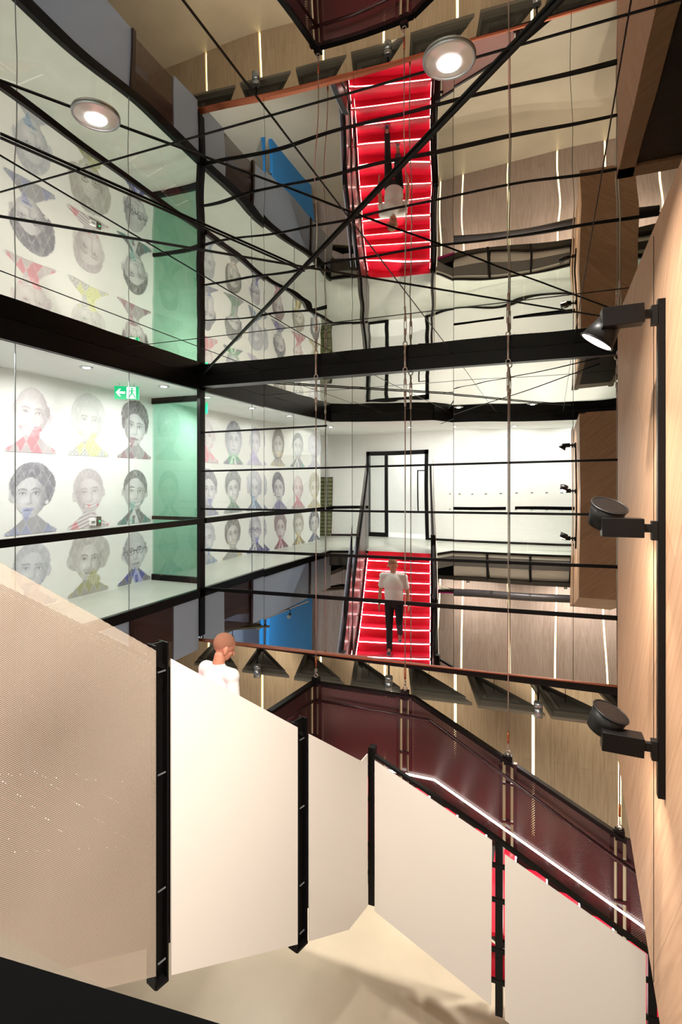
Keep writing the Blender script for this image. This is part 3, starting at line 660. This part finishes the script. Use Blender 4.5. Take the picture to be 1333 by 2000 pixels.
# ================================================================== LEFT GALLERY CONTENT
def vnoise(x, y, seed):
    xi = np.floor(x).astype(int); yi = np.floor(y).astype(int); xf = x - xi; yf = y - yi
    def h(a, b):
        n = (a * 374761393 + b * 668265263 + seed * 974711) & 0x7fffffff; n = ((n ^ (n >> 13)) * 1274126177) & 0x7fffffff
        return (n & 0xffff) / 65535.0
    u = xf * xf * (3 - 2 * xf); v = yf * yf * (3 - 2 * yf)
    return (h(xi, yi) * (1 - u) + h(xi + 1, yi) * u) * (1 - v) + (h(xi, yi + 1) * (1 - u) + h(xi + 1, yi + 1) * u) * v
def portrait(yc, zc, wd, ht, st, seed, label):
    NX, NY = 76, 92
    u = np.linspace(-.5, .5, NX + 1); v = np.linspace(0, 1, NY + 1); U, VV = np.meshgrid(u, v)
    turn = st.get('turn', .15); hx = 0.03 * turn; cyh = .60
    ss = lambda a, b, x: np.clip((x - a) / (b - a), 0, 1) ** 2 * (3 - 2 * np.clip((x - a) / (b - a), 0, 1))
    ell = lambda cx, cy_, rx, ry: ((U - cx) / rx) ** 2 + ((VV - cy_) / ry) ** 2
    U0, V0 = U, VV; rg = np.random.RandomState(seed); an = rg.uniform(-.13, .13); dx_, dy_ = U - hx, VV - .56; U = hx + (dx_ * math.cos(an) + dy_ * math.sin(an)) / 1.22; VV = .60 + (-dx_ * math.sin(an) + dy_ * math.cos(an)) / 1.12
    low = np.clip((cyh - VV) / .30, 0, 1)
    rx = .205 * (1 - .27 * low ** 2.4)
    head = ((U - hx) / rx) ** 2 + ((VV - cyh) / .30) ** 2 < 1
    ears = (ell(hx - .215, .57, .035, .065) < 1) | (ell(hx + .215, .57, .035, .065) < 1)
    neck = (np.abs(U0 - hx) < .11) & (V0 < .40) & (V0 > .05)
    sh = (V0 < .27 - .52 * np.abs(U0) + .03 * np.cos(U0 * 9)) & (np.abs(U0) < .44 - .5 * np.abs(V0 - .13))
    n1 = vnoise(U * 26 + 50, VV * 26, seed); n2 = vnoise(U * 9 + 7, VV * 9, seed + 3); n3 = vnoise(U * 60 + 90, VV * 14, seed + 5)
    style = st['hair']; hl = .80 - 1.2 * (U - hx) ** 2 * 3 - .03 * n2
    if style == 'bald': hair = ((np.abs(U - hx) > .17) & (VV > .55) & (VV < .70) & (ell(hx, .62, .225, .28) < 1)); hl = VV * 0 + 2
    elif style == 'short': hair = (ell(hx, .66, .228, .26) < 1) & (VV > .58)
    elif style == 'curly': hair = (ell(hx, .70, .245 + .04 * n2, .275 + .03 * n1) < 1) & (VV > .52)
    elif style == 'bob': hair = (ell(hx, .64, .25 + .02 * n2, .32) < 1) & (VV > .42)
    elif style == 'wave': hair = (ell(hx + .045, .69, .255 + .05 * n2, .29) < 1) & (VV > .44 - .5 * (U - hx)) 
    elif style == 'long': hair = (ell(hx, .60, .255 + .02 * n2, .37) < 1) & (VV > .26)
    elif style == 'wild': hair = (ell(hx, .66, .30 + .06 * n2, .30 + .03 * n1) < 1) & (VV > .46)
    face = head & (VV < hl) & (np.abs(U - hx) < .185 + .02 * n2 if style not in ('bald', 'short') else True)
    mask = head | ears | neck | sh | hair
    T = np.where(sh, .38 + .12 * n2, 1.0)
    if st.get('suit'): T = np.where(sh, .14 + .08 * n1, T); col = sh & (np.abs(U - hx) < .5 * (.30 - VV) + .02); T = np.where(col, .9, T); T = np.where(sh & (np.abs(U - hx) < .025) & (VV < .22), .2, T)
    if st.get('stripes'): T = np.where(sh & (np.sin((VV + .25 * np.abs(U)) * 130) > .1), .25, np.where(sh, .92, T))
    if st.get('check'): T = np.where(sh, .45 + .25 * np.sign(np.sin(U * 120) * np.sin(VV * 120)), T)
    T = np.where(neck & ~sh, .62, T)
    hT = st.get('dark', .18) + .30 * n3 * n1 + .12 * n2
    T = np.where(hair, hT, T)
    # face tones
    du = (U - hx) / .2
    sd_ = 1 if rg.rand() > .5 else -1; F = .86 - .26 * ss(.35, 1.05, np.abs(du - .25 * turn)) - .26 * ss(-.1, 1, du * sd_) - .16 * ss(.50, .3, VV) + .10 * np.exp(-ell(hx + .09 * -sd_, .50, .06, .05)) - .12 * n2 * ss(.6, .85, VV)
    ex = .082; ex0 = hx + .03 * turn; ey = .595
    for sgn in (-1, 1):
        cx = ex0 + sgn * ex
        F = F - .34 * np.exp(-ell(cx, ey + .012, .055, .034) * .9)
        F = np.where(ell(cx, ey, .036, .013) < 1, .97, F); F = np.where(ell(cx, ey, .014, .014) < 1, .10, F)
        F = np.where((np.abs(VV - (ey + .012 - .0 * U) + 6 * (U - cx) ** 2) < .005) & (np.abs(U - cx) < .042), .15, F)
        F = np.where((np.abs(VV - (ey + .058) + 5 * (U - cx) ** 2) < .009) & (np.abs(U - cx) < .055), .30, F)
    nx = ex0 + .02 * turn
    F = F - .30 * np.exp(-((U - nx - .030) / .014) ** 2) * ((VV > .475) & (VV < .60))
    F = F - .28 * np.exp(-ell(nx, .468, .045, .014))
    if st.get('smile', True):
        mo = VV - (.392 + 3.2 * (U - nx) ** 2)
        F = np.where((np.abs(mo) < .016) & (np.abs(U - nx) < .085), .97, F); F = np.where((np.abs(np.abs(mo) - .020) < .006) & (np.abs(U - nx) < .09), .40, F)
        F = F - .2 * np.exp(-((np.abs(U - nx) - .11) / .016) ** 2) * ((VV > .38) & (VV < .47))
    else:
        F = np.where((ell(nx, .395, .065, .020) < 1), .45, F); F = np.where((np.abs(VV - .395) < .004) & (np.abs(U - nx) < .07), .15, F)
    F = F - .18 * np.exp(-ell(nx, .345, .05, .012))
    if st.get('lines'): 
        for k in range(3): F = F - .14 * np.exp(-((VV - (.74 + .032 * k) + 1.0 * (U - hx) ** 2) / .006) ** 2) * (np.abs(U - hx) < .12)
    if st.get('moustache'): F = np.where((ell(nx, .437, .095, .030) < 1), .42 + .3 * n1, F)
    T = np.where(face | (head & (style == 'bald')), F, T); T = np.where(ears & ~hair & ~head, .68, T)
    if st.get('glasses'):
        for sgn in (-1, 1):
            e = ell(ex0 + sgn * .088, ey - .005, .072, .050); T = np.where((e < 1) & (e > .70), .08, T)
        T = np.where((np.abs(VV - ey - .015) < .007) & (np.abs(U - ex0) < .03), .08, T)
        T = np.where((np.abs(VV - ey - .018) < .007) & (np.abs(U - hx) > .15) & head, .1, T)
    if st.get('earring'): T = np.where(ell(hx + .20, .47, .022, .030) < 1, .98, T)
    if st.get('hand'): e = ell(nx + .10, .30, .09, .07) < 1; T = np.where(e, .75 - .25 * (np.sin((U) * 160) > .5), T); mask = mask | e
    T = np.clip(T, 0, 1) * (1 - .05 * n1)
    T = T + (1 - T) * (st.get('fade', .0) + .12)
    c1 = np.array(hexc(*st['c'])[:3]); c2 = np.array(hexc(*st.get('a', st['c']))[:3]); wh = np.array([.93, .93, .93])
    U, VV = U0, V0
    A = U / .17 + VV / .30; B = U / .17 - VV / .30
    ca = np.floor(A).astype(int); cb = np.floor(B).astype(int)
    rr = (((ca * 73856093) ^ (cb * 19349663) ^ (seed * 83492791)) & 255) / 255.0
    acc = (rr < .40) & (VV < .36)
    Cm = np.where(acc[..., None], c2, c1)
    lite = wh * .84 + Cm * .16; lite = np.where(acc[..., None], wh * .50 + Cm * .50, lite)
    dark = Cm * .30
    RGB = dark * (1 - T[..., None]) + lite * T[..., None]
    ln = (np.minimum(A - ca, 1 - (A - ca)) < .025) | (np.minimum(B - cb, 1 - (B - cb)) < .025)
    RGB = np.where((ln & (vnoise(U * 3, VV * 3, seed) > .25))[..., None], RGB * .62 + wh * .36, RGB)
    # slender diamond accents outside the outline
    cm = mask[:-1, :-1] | mask[1:, 1:]
    idx = -np.ones(U.shape, int); use = np.zeros(U.shape, bool)
    use[:-1, :-1] |= cm; use[1:, :-1] |= cm; use[:-1, 1:] |= cm; use[1:, 1:] |= cm
    idx[use] = np.arange(use.sum())
    vs = [(0.004, float(y), float(z)) for y, z in zip(U0[use] * wd, V0[use] * ht)]
    jj, ii = np.nonzero(cm)
    fs = [(int(idx[j, i]), int(idx[j, i + 1]), int(idx[j + 1, i + 1]), int(idx[j + 1, i])) for j, i in zip(jj, ii)]
    me = bpy.data.meshes.new('portrait'); me.from_pydata(vs, [], fs)
    ca_ = me.color_attributes.new('ink', 'FLOAT_COLOR', 'POINT'); arr = np.ones((len(vs), 4), dtype=np.float32); arr[:, :3] = RGB[use]
    ca_.data.foreach_set('color', arr.ravel()); me.materials.append(M['ink'])
    for p in me.polygons: p.use_smooth = True
    o = bpy.data.objects.new('portrait', me); o.location = (XW, yc, zc); COL.objects.link(o)
    o['label'] = label; o['category'] = 'portrait'; o['group'] = 'printed portraits on the left wall'
PY = [7.03, 6.08, 5.13, 4.18, 3.23, 2.25, 1.25, .30]
# (row, style, colours) by column, from the mirror end towards the viewer
PK = (190, 110, 135); IN = (70, 66, 125); TE = (50, 95, 95); OL = (120, 108, 60); MA = (95, 25, 60); BL = (95, 110, 170); VI = (110, 85, 165); YE_ = (215, 205, 90); GR = (120, 125, 110)
ST = [
    [dict(hair='curly', c=MA, a=(150, 40, 90), dark=.05, smile=False, turn=.2), dict(hair='short', c=(40, 55, 60), a=(60, 170, 160), dark=.08, suit=1, turn=.4), dict(hair='bald', c=(80, 78, 120), a=(60, 60, 220), glasses=1, suit=1, smile=False, lines=1)],
    [dict(hair='bob', c=GR, a=(230, 235, 120), dark=.55, fade=.35, check=1, lines=1), dict(hair='short', c=(150, 90, 120), a=(230, 60, 100), dark=.35, stripes=1, fade=.25), dict(hair='wild', c=OL, a=(180, 180, 60), dark=.45, moustache=1, smile=False, hand=1, lines=1)],
    [dict(hair='bald', c=(170, 120, 135), a=(230, 90, 120), fade=.2, lines=1), dict(hair='wave', c=(75, 66, 120), a=(150, 160, 220), dark=.10, smile=False, earring=1, turn=-.6, fade=.05), dict(hair='short', c=(90, 110, 165), a=(90, 150, 210), dark=.45, fade=.2, smile=False)],
    [dict(hair='long', c=(80, 90, 140), a=(120, 200, 150), dark=.25, smile=False, suit=1), dict(hair='curly', c=(70, 90, 100), a=(110, 170, 140), dark=.12), dict(hair='bob', c=(90, 80, 60), a=(225, 200, 90), dark=.10)],
    [dict(hair='short', c=VI, a=(170, 150, 220), dark=.3, hand=1, fade=.15), dict(hair='wild', c=BL, a=(120, 180, 230), dark=.4, fade=.15, suit=1, smile=False), dict(hair='short', c=(100, 70, 170), a=(80, 60, 220), dark=.5, glasses=1, suit=1, lines=1)],
    [dict(hair='long', c=(110, 95, 60), a=(235, 215, 150), dark=.08), dict(hair='bob', c=IN, a=(90, 80, 190), dark=.08, smile=False, earring=1), dict(hair='curly', c=(150, 20, 80), a=(200, 40, 110), dark=.15, suit=1, smile=False)],
    [dict(hair='short', c=(45, 75, 85), a=(80, 180, 165), dark=.1, suit=1), dict(hair='bald', c=(190, 50, 90), a=(230, 80, 110), fade=.1), dict(hair='bob', c=(165, 140, 50), a=(230, 200, 60), dark=.3, suit=1)],
    [dict(hair='wild', c=BL, a=(160, 170, 220), dark=.5, fade=.3, smile=False), dict(hair='curly', c=(190, 175, 70), a=(240, 215, 90), dark=.35, check=1), dict(hair='bob', c=(50, 60, 80), a=(90, 120, 170), dark=.05, suit=1, smile=False)],
]
CN = [['maroon portrait of a dark curly haired woman', 'teal and black portrait of a young man in a suit', 'violet blue portrait of a bald man with glasses'],
      ['pale yellow portrait of a grey haired person', 'pink portrait of a smiling woman in a striped top', 'olive portrait of a wild haired man with moustache'],
      ['pale pink portrait of a smiling bald man', 'indigo portrait of a woman with dark wavy hair and earring', 'pale blue portrait of a short haired man'],
      ['blue and green portrait of a long haired person', 'grey green portrait of a curly haired person', 'yellow portrait of a woman with dark bob'],
      ['violet portrait of a person with hand at chin', 'sky blue portrait of a wild haired man', 'purple portrait of an elderly person with glasses'],
      ['sand coloured portrait of a dark long haired woman', 'deep indigo portrait of a woman with earring', 'crimson portrait of a curly haired person'],
      ['dark teal portrait of a man in a suit', 'rose red portrait of a smiling bald man', 'mustard portrait of a person with bobbed hair'],
      ['light blue portrait with wild pale hair', 'lemon portrait of a curly haired person', 'navy portrait of a dark haired person in a suit']]
RW = ['top row', 'middle row', 'bottom row']
for c in range(8):
    for r in range(3):
        portrait(PY[c], (.38, -.70, -1.69)[r], .98, (.97, .97, .95)[r], ST[c][r], 11 + c * 3 + r, CN[c][r] + ', %s of wall' % RW[r])

# faint joints between the wall prints
m = MB()
for i in range(9): y = 7.5 - .47 - i * .95; m.box((XW, y - .0015, FZ), (XW + .0015, y + .0015, GZ))
struct('trim_11', m, 'warm_white')
# downlights of galleries
DL = [(-5.45, y) for y in (6.55, 5.1, 3.6)] + [(-5.7, .9), (-3.9, 0.1), (-2.4, -.5), (-.9, -.6), (.6, -.6), (-5.8, 8.7)]
for i, (x, y) in enumerate(DL):
    z = GZ - .002
    lab = ['nearest the green partition', 'second from the green partition', 'third from the green partition', 'at the rear corner', 'above the head of the stairs', 'right of the doorway', 'second right of the doorway', 'third right of the doorway', 'beyond the green glass'][i]
    t = thing('downlight', (x, y, z), 'small round recessed downlight in the white ceiling, %s' % lab, 'downlight', 'recessed gallery downlights')
    m = MB(); m.torus((x, y, z), (0, 0, 1), .075, .008, n=24); m.tube((x, y, z + .001), (x, y, z - .004), .07, n=24); m.build('ring', 'galv', t)
    m = MB(); m.tube((x, y, z - .006), (x, y, z - .010), .045, n=20); m.build('lens', 'down_on', t)
    left = i < 4
    disc('downlight_light', (x, y, z - .02), (-.1, 0, -1) if left else (0, -.25, -1), .10, (30 if i < 3 else 32) if i < 8 else 34, (1, .98, .95), 165)
disc('corridor_light', (-4.4, -2.4, GZ - .03), (0, 0, -1), .5, 45, (1, .98, .95))

# exit sign hung from the gallery ceiling
ex, ey, ez = -5.80, 6.16, 1.30
t = thing('exit_sign', (ex, ey, ez), 'illuminated green exit sign with white arrow and running figure, hung from gallery ceiling', 'sign')
n = V((.55, -.83, 0)).normalized(); ux = V((-n.y, n.x, 0)); uz = V((0, 0, 1)); c = V((ex, ey, ez))
m = MB(); m.obox(c, ux * .17, uz * .095, n * .012); m.build('case', 'exit_green', t)
def q(u, v, s=0): return c + ux * u + uz * v + n * (.0125 + s)
m = MB(); m.prism([q(.0, -.085), q(.158, -.085), q(.158, .085), q(.0, .085)], n * .001); m.build('white_field', 'exit_white', t)
m = MB()
for p in ([(-.15, 0), (-.10, .055), (-.078, .055), (-.108, .016), (-.02, .016), (-.02, -.016), (-.108, -.016), (-.078, -.055), (-.10, -.055)],): m.prism([q(a, b) for a, b in p][::-1], n * .002)
m.build('arrow', 'exit_white', t)
m = MB(); f = .002
m.tube(q(.075, .060, f), q(.075, .060, f + .002), .015, n=14)
for pts in ([(.062, .042), (.088, .042), (.084, .0), (.062, .0)], [(.062, .0), (.084, .0), (.062, -.04), (.045, -.035)], [(.062, -.04), (.045, -.035), (.028, -.06), (.040, -.068)], [(.066, .004), (.086, .0), (.110, -.03), (.098, -.04)], [(.110, -.03), (.098, -.04), (.112, -.075), (.126, -.072)], [(.064, .042), (.068, .03), (.034, .012), (.030, .022)], [(.084, .042), (.088, .030), (.116, .018), (.118, .030)]):
    m.prism([q(a, b, f) for a, b in pts], n * .001)
m.build('running_figure', 'exit_green', t)
m = MB(); m.prism([q(.128, -.085, .0012), q(.158, -.085, .0012), q(.158, .085, .0012), q(.128, .085, .0012)], n * .001); m.build('door_symbol', 'exit_green', t)
for s in (-1, 1):
    m = MB(); m.tube(c + ux * .1 * s + uz * .09, V((c.x, c.y, GZ)) + ux * .1 * s, .003, n=6); m.build('hanger', 'galv', t)
# door release devices on the portrait wall
yy = 6.20
t = thing('door_release', (XW, yy, -.64), 'small white reader and dark box with green light on the portrait wall', 'switch')
m = MB(); m.box((XW, yy - .12, -.66), (XW + .03, yy - .01, -.57)); m.build('reader', 'white', t)
m = MB(); m.box((XW + .03, yy - .10, -.63), (XW + .033, yy - .03, -.622)); m.box((XW + .03, yy - .10, -.61), (XW + .033, yy - .03, -.602)); m.build('slot', 'black', t)
m = MB(); m.box((XW, yy + .02, -.68), (XW + .03, yy + .09, -.54)); m.build('box', 'tri_dark', t)
m = MB(); m.tube((XW + .03, yy + .055, -.61), (XW + .034, yy + .055, -.61), .015, n=12); m.build('indicator', 'device_led', t)
# sensors on rear wall
k = 0
m = MB()
for i in range(14):
    for z in (-.33, -.77): m.box((-3.2 + i * .38, YB, z), (-3.14 + i * .38, YB + .01, z + .02))
struct('trim_12', m, 'galv')

# ================================================================== LOWER LEVEL
def tri_panel(p, w_, d_, lab, zoff=0, grp='dark triangular acoustic panels', flip=1, mat='tri'):
    p = V(p)
    A = p; B = p + V((w_, 0, .02)); Cc = p + V((-.33 * flip, d_, .05)); g = (A + B + Cc) / 3
    t = thing('acoustic_panel', p, lab, 'acoustic panel', grp)
    m = MB(); m.prism([A, B, Cc], (0, 0, .04)); m.build('sheet', mat, t)
    sh = lambda k: [g + (q_ - g) * k for q_ in (A, B, Cc)]
    m = MB(); o_, i_ = sh(.86), sh(.72)
    for a in range(3):
        b = (a + 1) % 3; m.prism([q_ + V((0, 0, .04)) for q_ in (o_[a], o_[b], i_[b], i_[a])], (0, 0, .05))
    m.build('frame', 'tri_dark', t)
    m = MB(); q_ = sh(.42); m.prism([z_ + V((0, 0, .04)) for z_ in q_], (0, 0, .03)); m.build('inner_panel', 'tri_dark', t)
    m = MB(); m.tube(g, (g.x, g.y, SB + .05), .004, n=6); m.build('hanger', 'black_matt', t)
names = ['first', 'second', 'third', 'fourth', 'fifth', 'sixth', 'seventh', 'eighth', 'ninth', 'tenth']
for k in range(9):
    tri_panel((.02 + .92 * (k - 6), 7.36, -3.05), .84, 1.12, 'dark triangular acoustic panel below the mirror edge, %s from the left in the front row' % names[k])
for k in range(8):
    tri_panel((-.5 + .92 * (k - 5), 8.75, -2.98), .84, 1.10, 'dark triangular acoustic panel behind the front row, %s from the left' % names[k], grp='acoustic panels of the second row')
for k, (x, y) in enumerate([(-6.6, 3.2), (-6.3, 4.6), (-6.4, 5.9), (-7.9, 1.6), (-8.0, 3.9), (-7.9, 5.6), (-5.6, .3)]):
    tri_panel((x, y, -3.0), .9, 1.1, 'dark triangular acoustic panel under the left gallery, %s counted from the stairs' % names[k], grp='acoustic panels under the left gallery')
tri_panel((-3.6, -1.2, -3.2), .9, -1.0, 'bright magenta triangular panel below the rear gallery', grp='coloured panels', mat='magenta')
for i, (px, py, Y) in enumerate(((503, 1322, 7.27), (760, 1347, 7.27), (1052, 1400, 7.27))):
    p = on(px, py, (0, Y, 0), (0, 1, 0)); 
    t = thing('pendant_spot', p, 'small grey cylinder downlight hanging under the dark panels, %s' % ['left one near the man', 'middle one above the landing', 'right one past the third cable'][i], 'spotlight', 'grey cylinder downlights')
    m = MB(); m.tube(p, p + V((0, 0, .12)), .056, n=20); m.tube(p + V((0, 0, .13)), p + V((0, 0, .19)), .056, n=20); m.build('body', 'galv', t)
    m = MB(); m.tube(p + V((0, 0, .21)), V((p.x, p.y, SB + .1)), .012, n=8); m.build('stem', 'black_matt', t)
    m = MB(); m.tube(p + V((0, 0, -.002)), p + V((0, 0, .002)), .045, n=16); m.build('lens', 'down_on', t)
    disc('pendant_light', p + V((0, 0, -.02)), (0, 0, -1), .08, 42, (1, .93, .84), 120)
# lights of the lower level rooms (ceiling spots on a track under the left gallery, rear wall washers)
for i, (x, y) in enumerate(((-6.0, 2.6), (-6.1, 3.6), (-6.2, 4.6))):
    p = V((x, y, -3.25)); t = thing('track_spot', p, 'small spotlight on the ceiling track under the left gallery, %s' % names[i], 'spotlight', 'track spots under the gallery')
    f = V((-.6, -.5, -.6)).normalized()
    m = MB(); m.tube(p, p + f * .14, .035, .05, n=16); m.build('head', 'galv', t)
    m = MB(); m.tube(p + f * .141, p + f * .144, .042, n=16); m.build('lens', 'down_on', t)
    m = MB(); m.tube(p, p + V((0, 0, .14)), .008, n=6); m.build('arm', 'black_matt', t)
    disc('track_light', p + f * .16, f, .08, 30, (.9, .95, 1), 130)
m = MB(); m.bar((-5.9, 1.8, -3.10), (-6.3, 5.6, -3.10), .035, .03); tag(m.build('ceiling_track', 'galv'), 'slim metal lighting track below the left gallery ceiling', 'track')
for i, (x, y) in enumerate(((-2.2, -1.9), (.4, -1.9), (2.4, -1.9), (-3.6, -1.6))):
    p = V((x, y, -2.95)); t = thing('pendant_spot', p, 'grey cylinder spot under the rear gallery, %s from the stairs' % names[i], 'spotlight', 'grey spots under the rear gallery')
    m = MB(); m.tube(p, p + V((0, 0, .2)), .05, n=16); m.build('body', 'galv', t)
    m = MB(); m.tube(p + V((0, 0, -.003)), p + V((0, 0, 0)), .04, n=16); m.build('lens', 'down_on', t)
    m = MB(); m.tube(p + V((0, 0, .2)), V((x, y, SB - .04)), .01, n=6); m.build('stem', 'black_matt', t)
    disc('rear_light', p + V((0, 0, -.02)), (0, -.3, -1), .1, 48, (1, .90, .80))
for x, y, e in ((-5.5, 9.0, 44), (-3.0, 9.2, 44), (-.5, 9.2, 44), (2.0, 9.2, 44)):
    disc('back_room_light', (x, y, SB - .02), (0, .2, -1), .3, e, (1, .86, .68))

# ================================================================== MAN
def capsule(bm, p, q_, r1, r2, n=4):
    p, q_ = V(p), V(q_); L = (q_ - p).length; k = max(2, int(L / (min(r1, r2) * .5)))
    for i in range(k + 1):
        f = i / k; c = p.lerp(q_, f); r = r1 + (r2 - r1) * f
        bmesh.ops.create_icosphere(bm, subdivisions=2, radius=r, matrix=Matrix.Translation(c))
def ellip(bm, c, rad, rot=None):
    mt = Matrix.Translation(V(c)) @ (rot or Matrix.Identity(4)) @ Matrix.Diagonal((*rad, 1))
    bmesh.ops.create_icosphere(bm, subdivisions=3, radius=1, matrix=mt)
MO = S1(1.37, .82, LAND + RISE * 4); MR = Matrix.Rotation(math.atan2(-HD.x, HD.y), 4, 'Z') @ Matrix.Scale(1.0, 4)
def finish(bm, name, mat, parent, voxel, smooth=3):
    me = bpy.data.meshes.new(name); bm.to_mesh(me); bm.free(); tmp = bpy.data.objects.new(name + '_src', me); COL.objects.link(tmp)
    if voxel:
        r = tmp.modifiers.new('r', 'REMESH'); r.mode = 'VOXEL'; r.voxel_size = voxel
        s = tmp.modifiers.new('s', 'SMOOTH'); s.iterations = smooth; s.factor = .5
    dg = bpy.context.evaluated_depsgraph_get(); me2 = bpy.data.meshes.new_from_object(tmp.evaluated_get(dg))
    bpy.data.objects.remove(tmp); me2.name = name
    o = bpy.data.objects.new(name, me2); COL.objects.link(o); me2.materials.clear(); me2.materials.append(M[mat])
    for p in me2.polygons: p.use_smooth = True
    me2.transform(MR)
    if parent: o.parent = parent.o; return PB(o, parent.base)
    o.location = MO; return PB(o, MO)
Hc = V((0, .065, 1.665)); HT = Matrix.Rotation(R(-20), 4, 'Z') @ Matrix.Rotation(R(-24), 4, 'X')
def hp(x, y, z): return Hc + (HT @ V((x, y, z)))
hipL, hipR = V((-.09, 0, .94)), V((.09, -.01, .94)); knL, knR = V((-.095, .11, .50)), V((.09, .13, .60))
anL, anR = V((-.10, .10, .09)), V((.09, -.20, .173 + .15))
shL, shR = V((-.185, .0, 1.45)), V((.185, .0, 1.45)); elL, elR = V((-.25, -.05, 1.16)), V((.25, -.02, 1.16)); wrL, wrR = V((-.27, .05, .92)), V((.265, .09, .93))
bm = bmesh.new()
ellip(bm, hp(0, -.012, .038), (.085, .109, .099), HT); ellip(bm, hp(0, .03, -.045), (.060, .066, .072), HT); ellip(bm, hp(0, .048, -.085), (.030, .030, .024), HT)
capsule(bm, hp(0, .092, .010), hp(0, .122, -.034), .010, .015); ellip(bm, hp(0, .088, -.062), (.024, .012, .009), HT)
for s in (-1, 1): ellip(bm, hp(.088 * s, -.012, -.012), (.012, .022, .036), HT); ellip(bm, hp(.030 * s, .080, .028), (.024, .012, .010), HT); ellip(bm, hp(.040 * s, .062, -.025), (.022, .02, .02), HT)
capsule(bm, (0, -.02, 1.46), (0, .015, 1.60), .066, .056)
capsule(bm, (0, 0, 1.00), (0, 0, 1.38), .10, .10); capsule(bm, shL, shR, .055, .055)
for s, sh_, el, wr in ((-1, shL, elL, wrL), (1, shR, elR, wrR)):
    capsule(bm, sh_, el, .048, .038); capsule(bm, el, wr, .038, .026)
    d = (wr - el).normalized(); pc = wr + d * .045; ellip(bm, pc, (.018, .038, .045), None)
    for k, (oy, ln) in enumerate(((.028, .062), (.010, .070), (-.008, .066), (-.025, .052))):
        a = wr + d * .075 + V((0, oy, 0)); b = a + d * ln * .55 + V((-.006 * s, .004, 0)); c_ = b + d * ln * .45 + V((-.016 * s, .008, 0))
        capsule(bm, a, b, .0090, .0085); capsule(bm, b, c_, .0085, .0072)
    a = wr + d * .025 + V((0, .028, 0)); b = a + d * .035 + V((-.010 * s, .022, 0)); capsule(bm, a, b, .012, .010); capsule(bm, b, b + d * .028 + V((-.006 * s, .004, 0)), .010, .008)
for hip, kn, an in ((hipL, knL, anL), (hipR, knR, anR)): capsule(bm, hip, kn, .078, .052); capsule(bm, kn, an, .050, .036)
capsule(bm, anL, anL + V((0, .17, -.05)), .036, .030); capsule(bm, anR, anR + V((0, .15, -.10)), .036, .028)
man = finish(bm, 'person', 'skin', None, .0075, 2)
tag(man, 'person in a white t-shirt and black trousers walking down the red stairs, head bowed', 'person')
bm = bmesh.new()
ellip(bm, (0, .0, 1.32), (.195, .145, .21)); ellip(bm, (0, .0, 1.12), (.178, .142, .24)); ellip(bm, (0, .0, 1.0), (.172, .136, .09)); capsule(bm, (0, 0, 1.06), (0, 0, 1.34), .135, .135); capsule(bm, shL, shR, .078, .078)
capsule(bm, (0, -.012, 1.46), (0, -.005, 1.50), .085, .072)
for s, a, b in ((-1, shL, elL), (1, shR, elR)): capsule(bm, a, a.lerp(b, .62), .066, .064)
tee = finish(bm, 'tshirt', 'tee', man, .011, 4)
bm = bmesh.new()
for hip, kn, an in ((hipL, knL, anL), (hipR, knR, anR)): capsule(bm, hip, kn, .094, .068); capsule(bm, kn, an + V((0, 0, -.02)), .066, .058)
ellip(bm, (0, -.01, .95), (.155, .118, .12)); finish(bm, 'trousers', 'trousers', man, .011, 4)
for an, d in ((anL, V((0, .17, -.050))), (anR, V((0, .145, -.115)))):
    bm = bmesh.new(); capsule(bm, an + V((0, -.03, -.03)), an + d, .044, .036); capsule(bm, an, an + V((0, 0, .02)), .048, .05); sh_ = finish(bm, 'shoe', 'shoe', man, .009, 3)
    bm = bmesh.new(); capsule(bm, an + V((0, -.05, -.068)), an + d + V((0, .02, -.022)), .016, .014); capsule(bm, an + V((-.02, -.04, -.068)), an + d + V((-.025, .0, -.022)), .014, .014); capsule(bm, an + V((.02, -.04, -.068)), an + d + V((.025, .0, -.022)), .014, .014)
    h = finish(bm, 'sole', 'sole', man, .008, 2); h.o.parent = sh_.o
bm = bmesh.new(); ellip(bm, hp(0, -.016, .043), (.0865, .109, .1), HT)
geom = [v for v in bm.verts if (HT.inverted() @ (v.co - Hc)).z < (.055 if (HT.inverted() @ (v.co - Hc)).y > .05 else -.03 + .6 * max(0, (HT.inverted() @ (v.co - Hc)).y + .03))]
bmesh.ops.delete(bm, geom=geom, context='VERTS'); finish(bm, 'hair', 'hair', man, 0)
for s in (-1, 1):
    bm = bmesh.new(); ellip(bm, hp(.030 * s, .0835, .008), (.011, .006, .005), HT); finish(bm, 'eye', 'eye', man, 0)
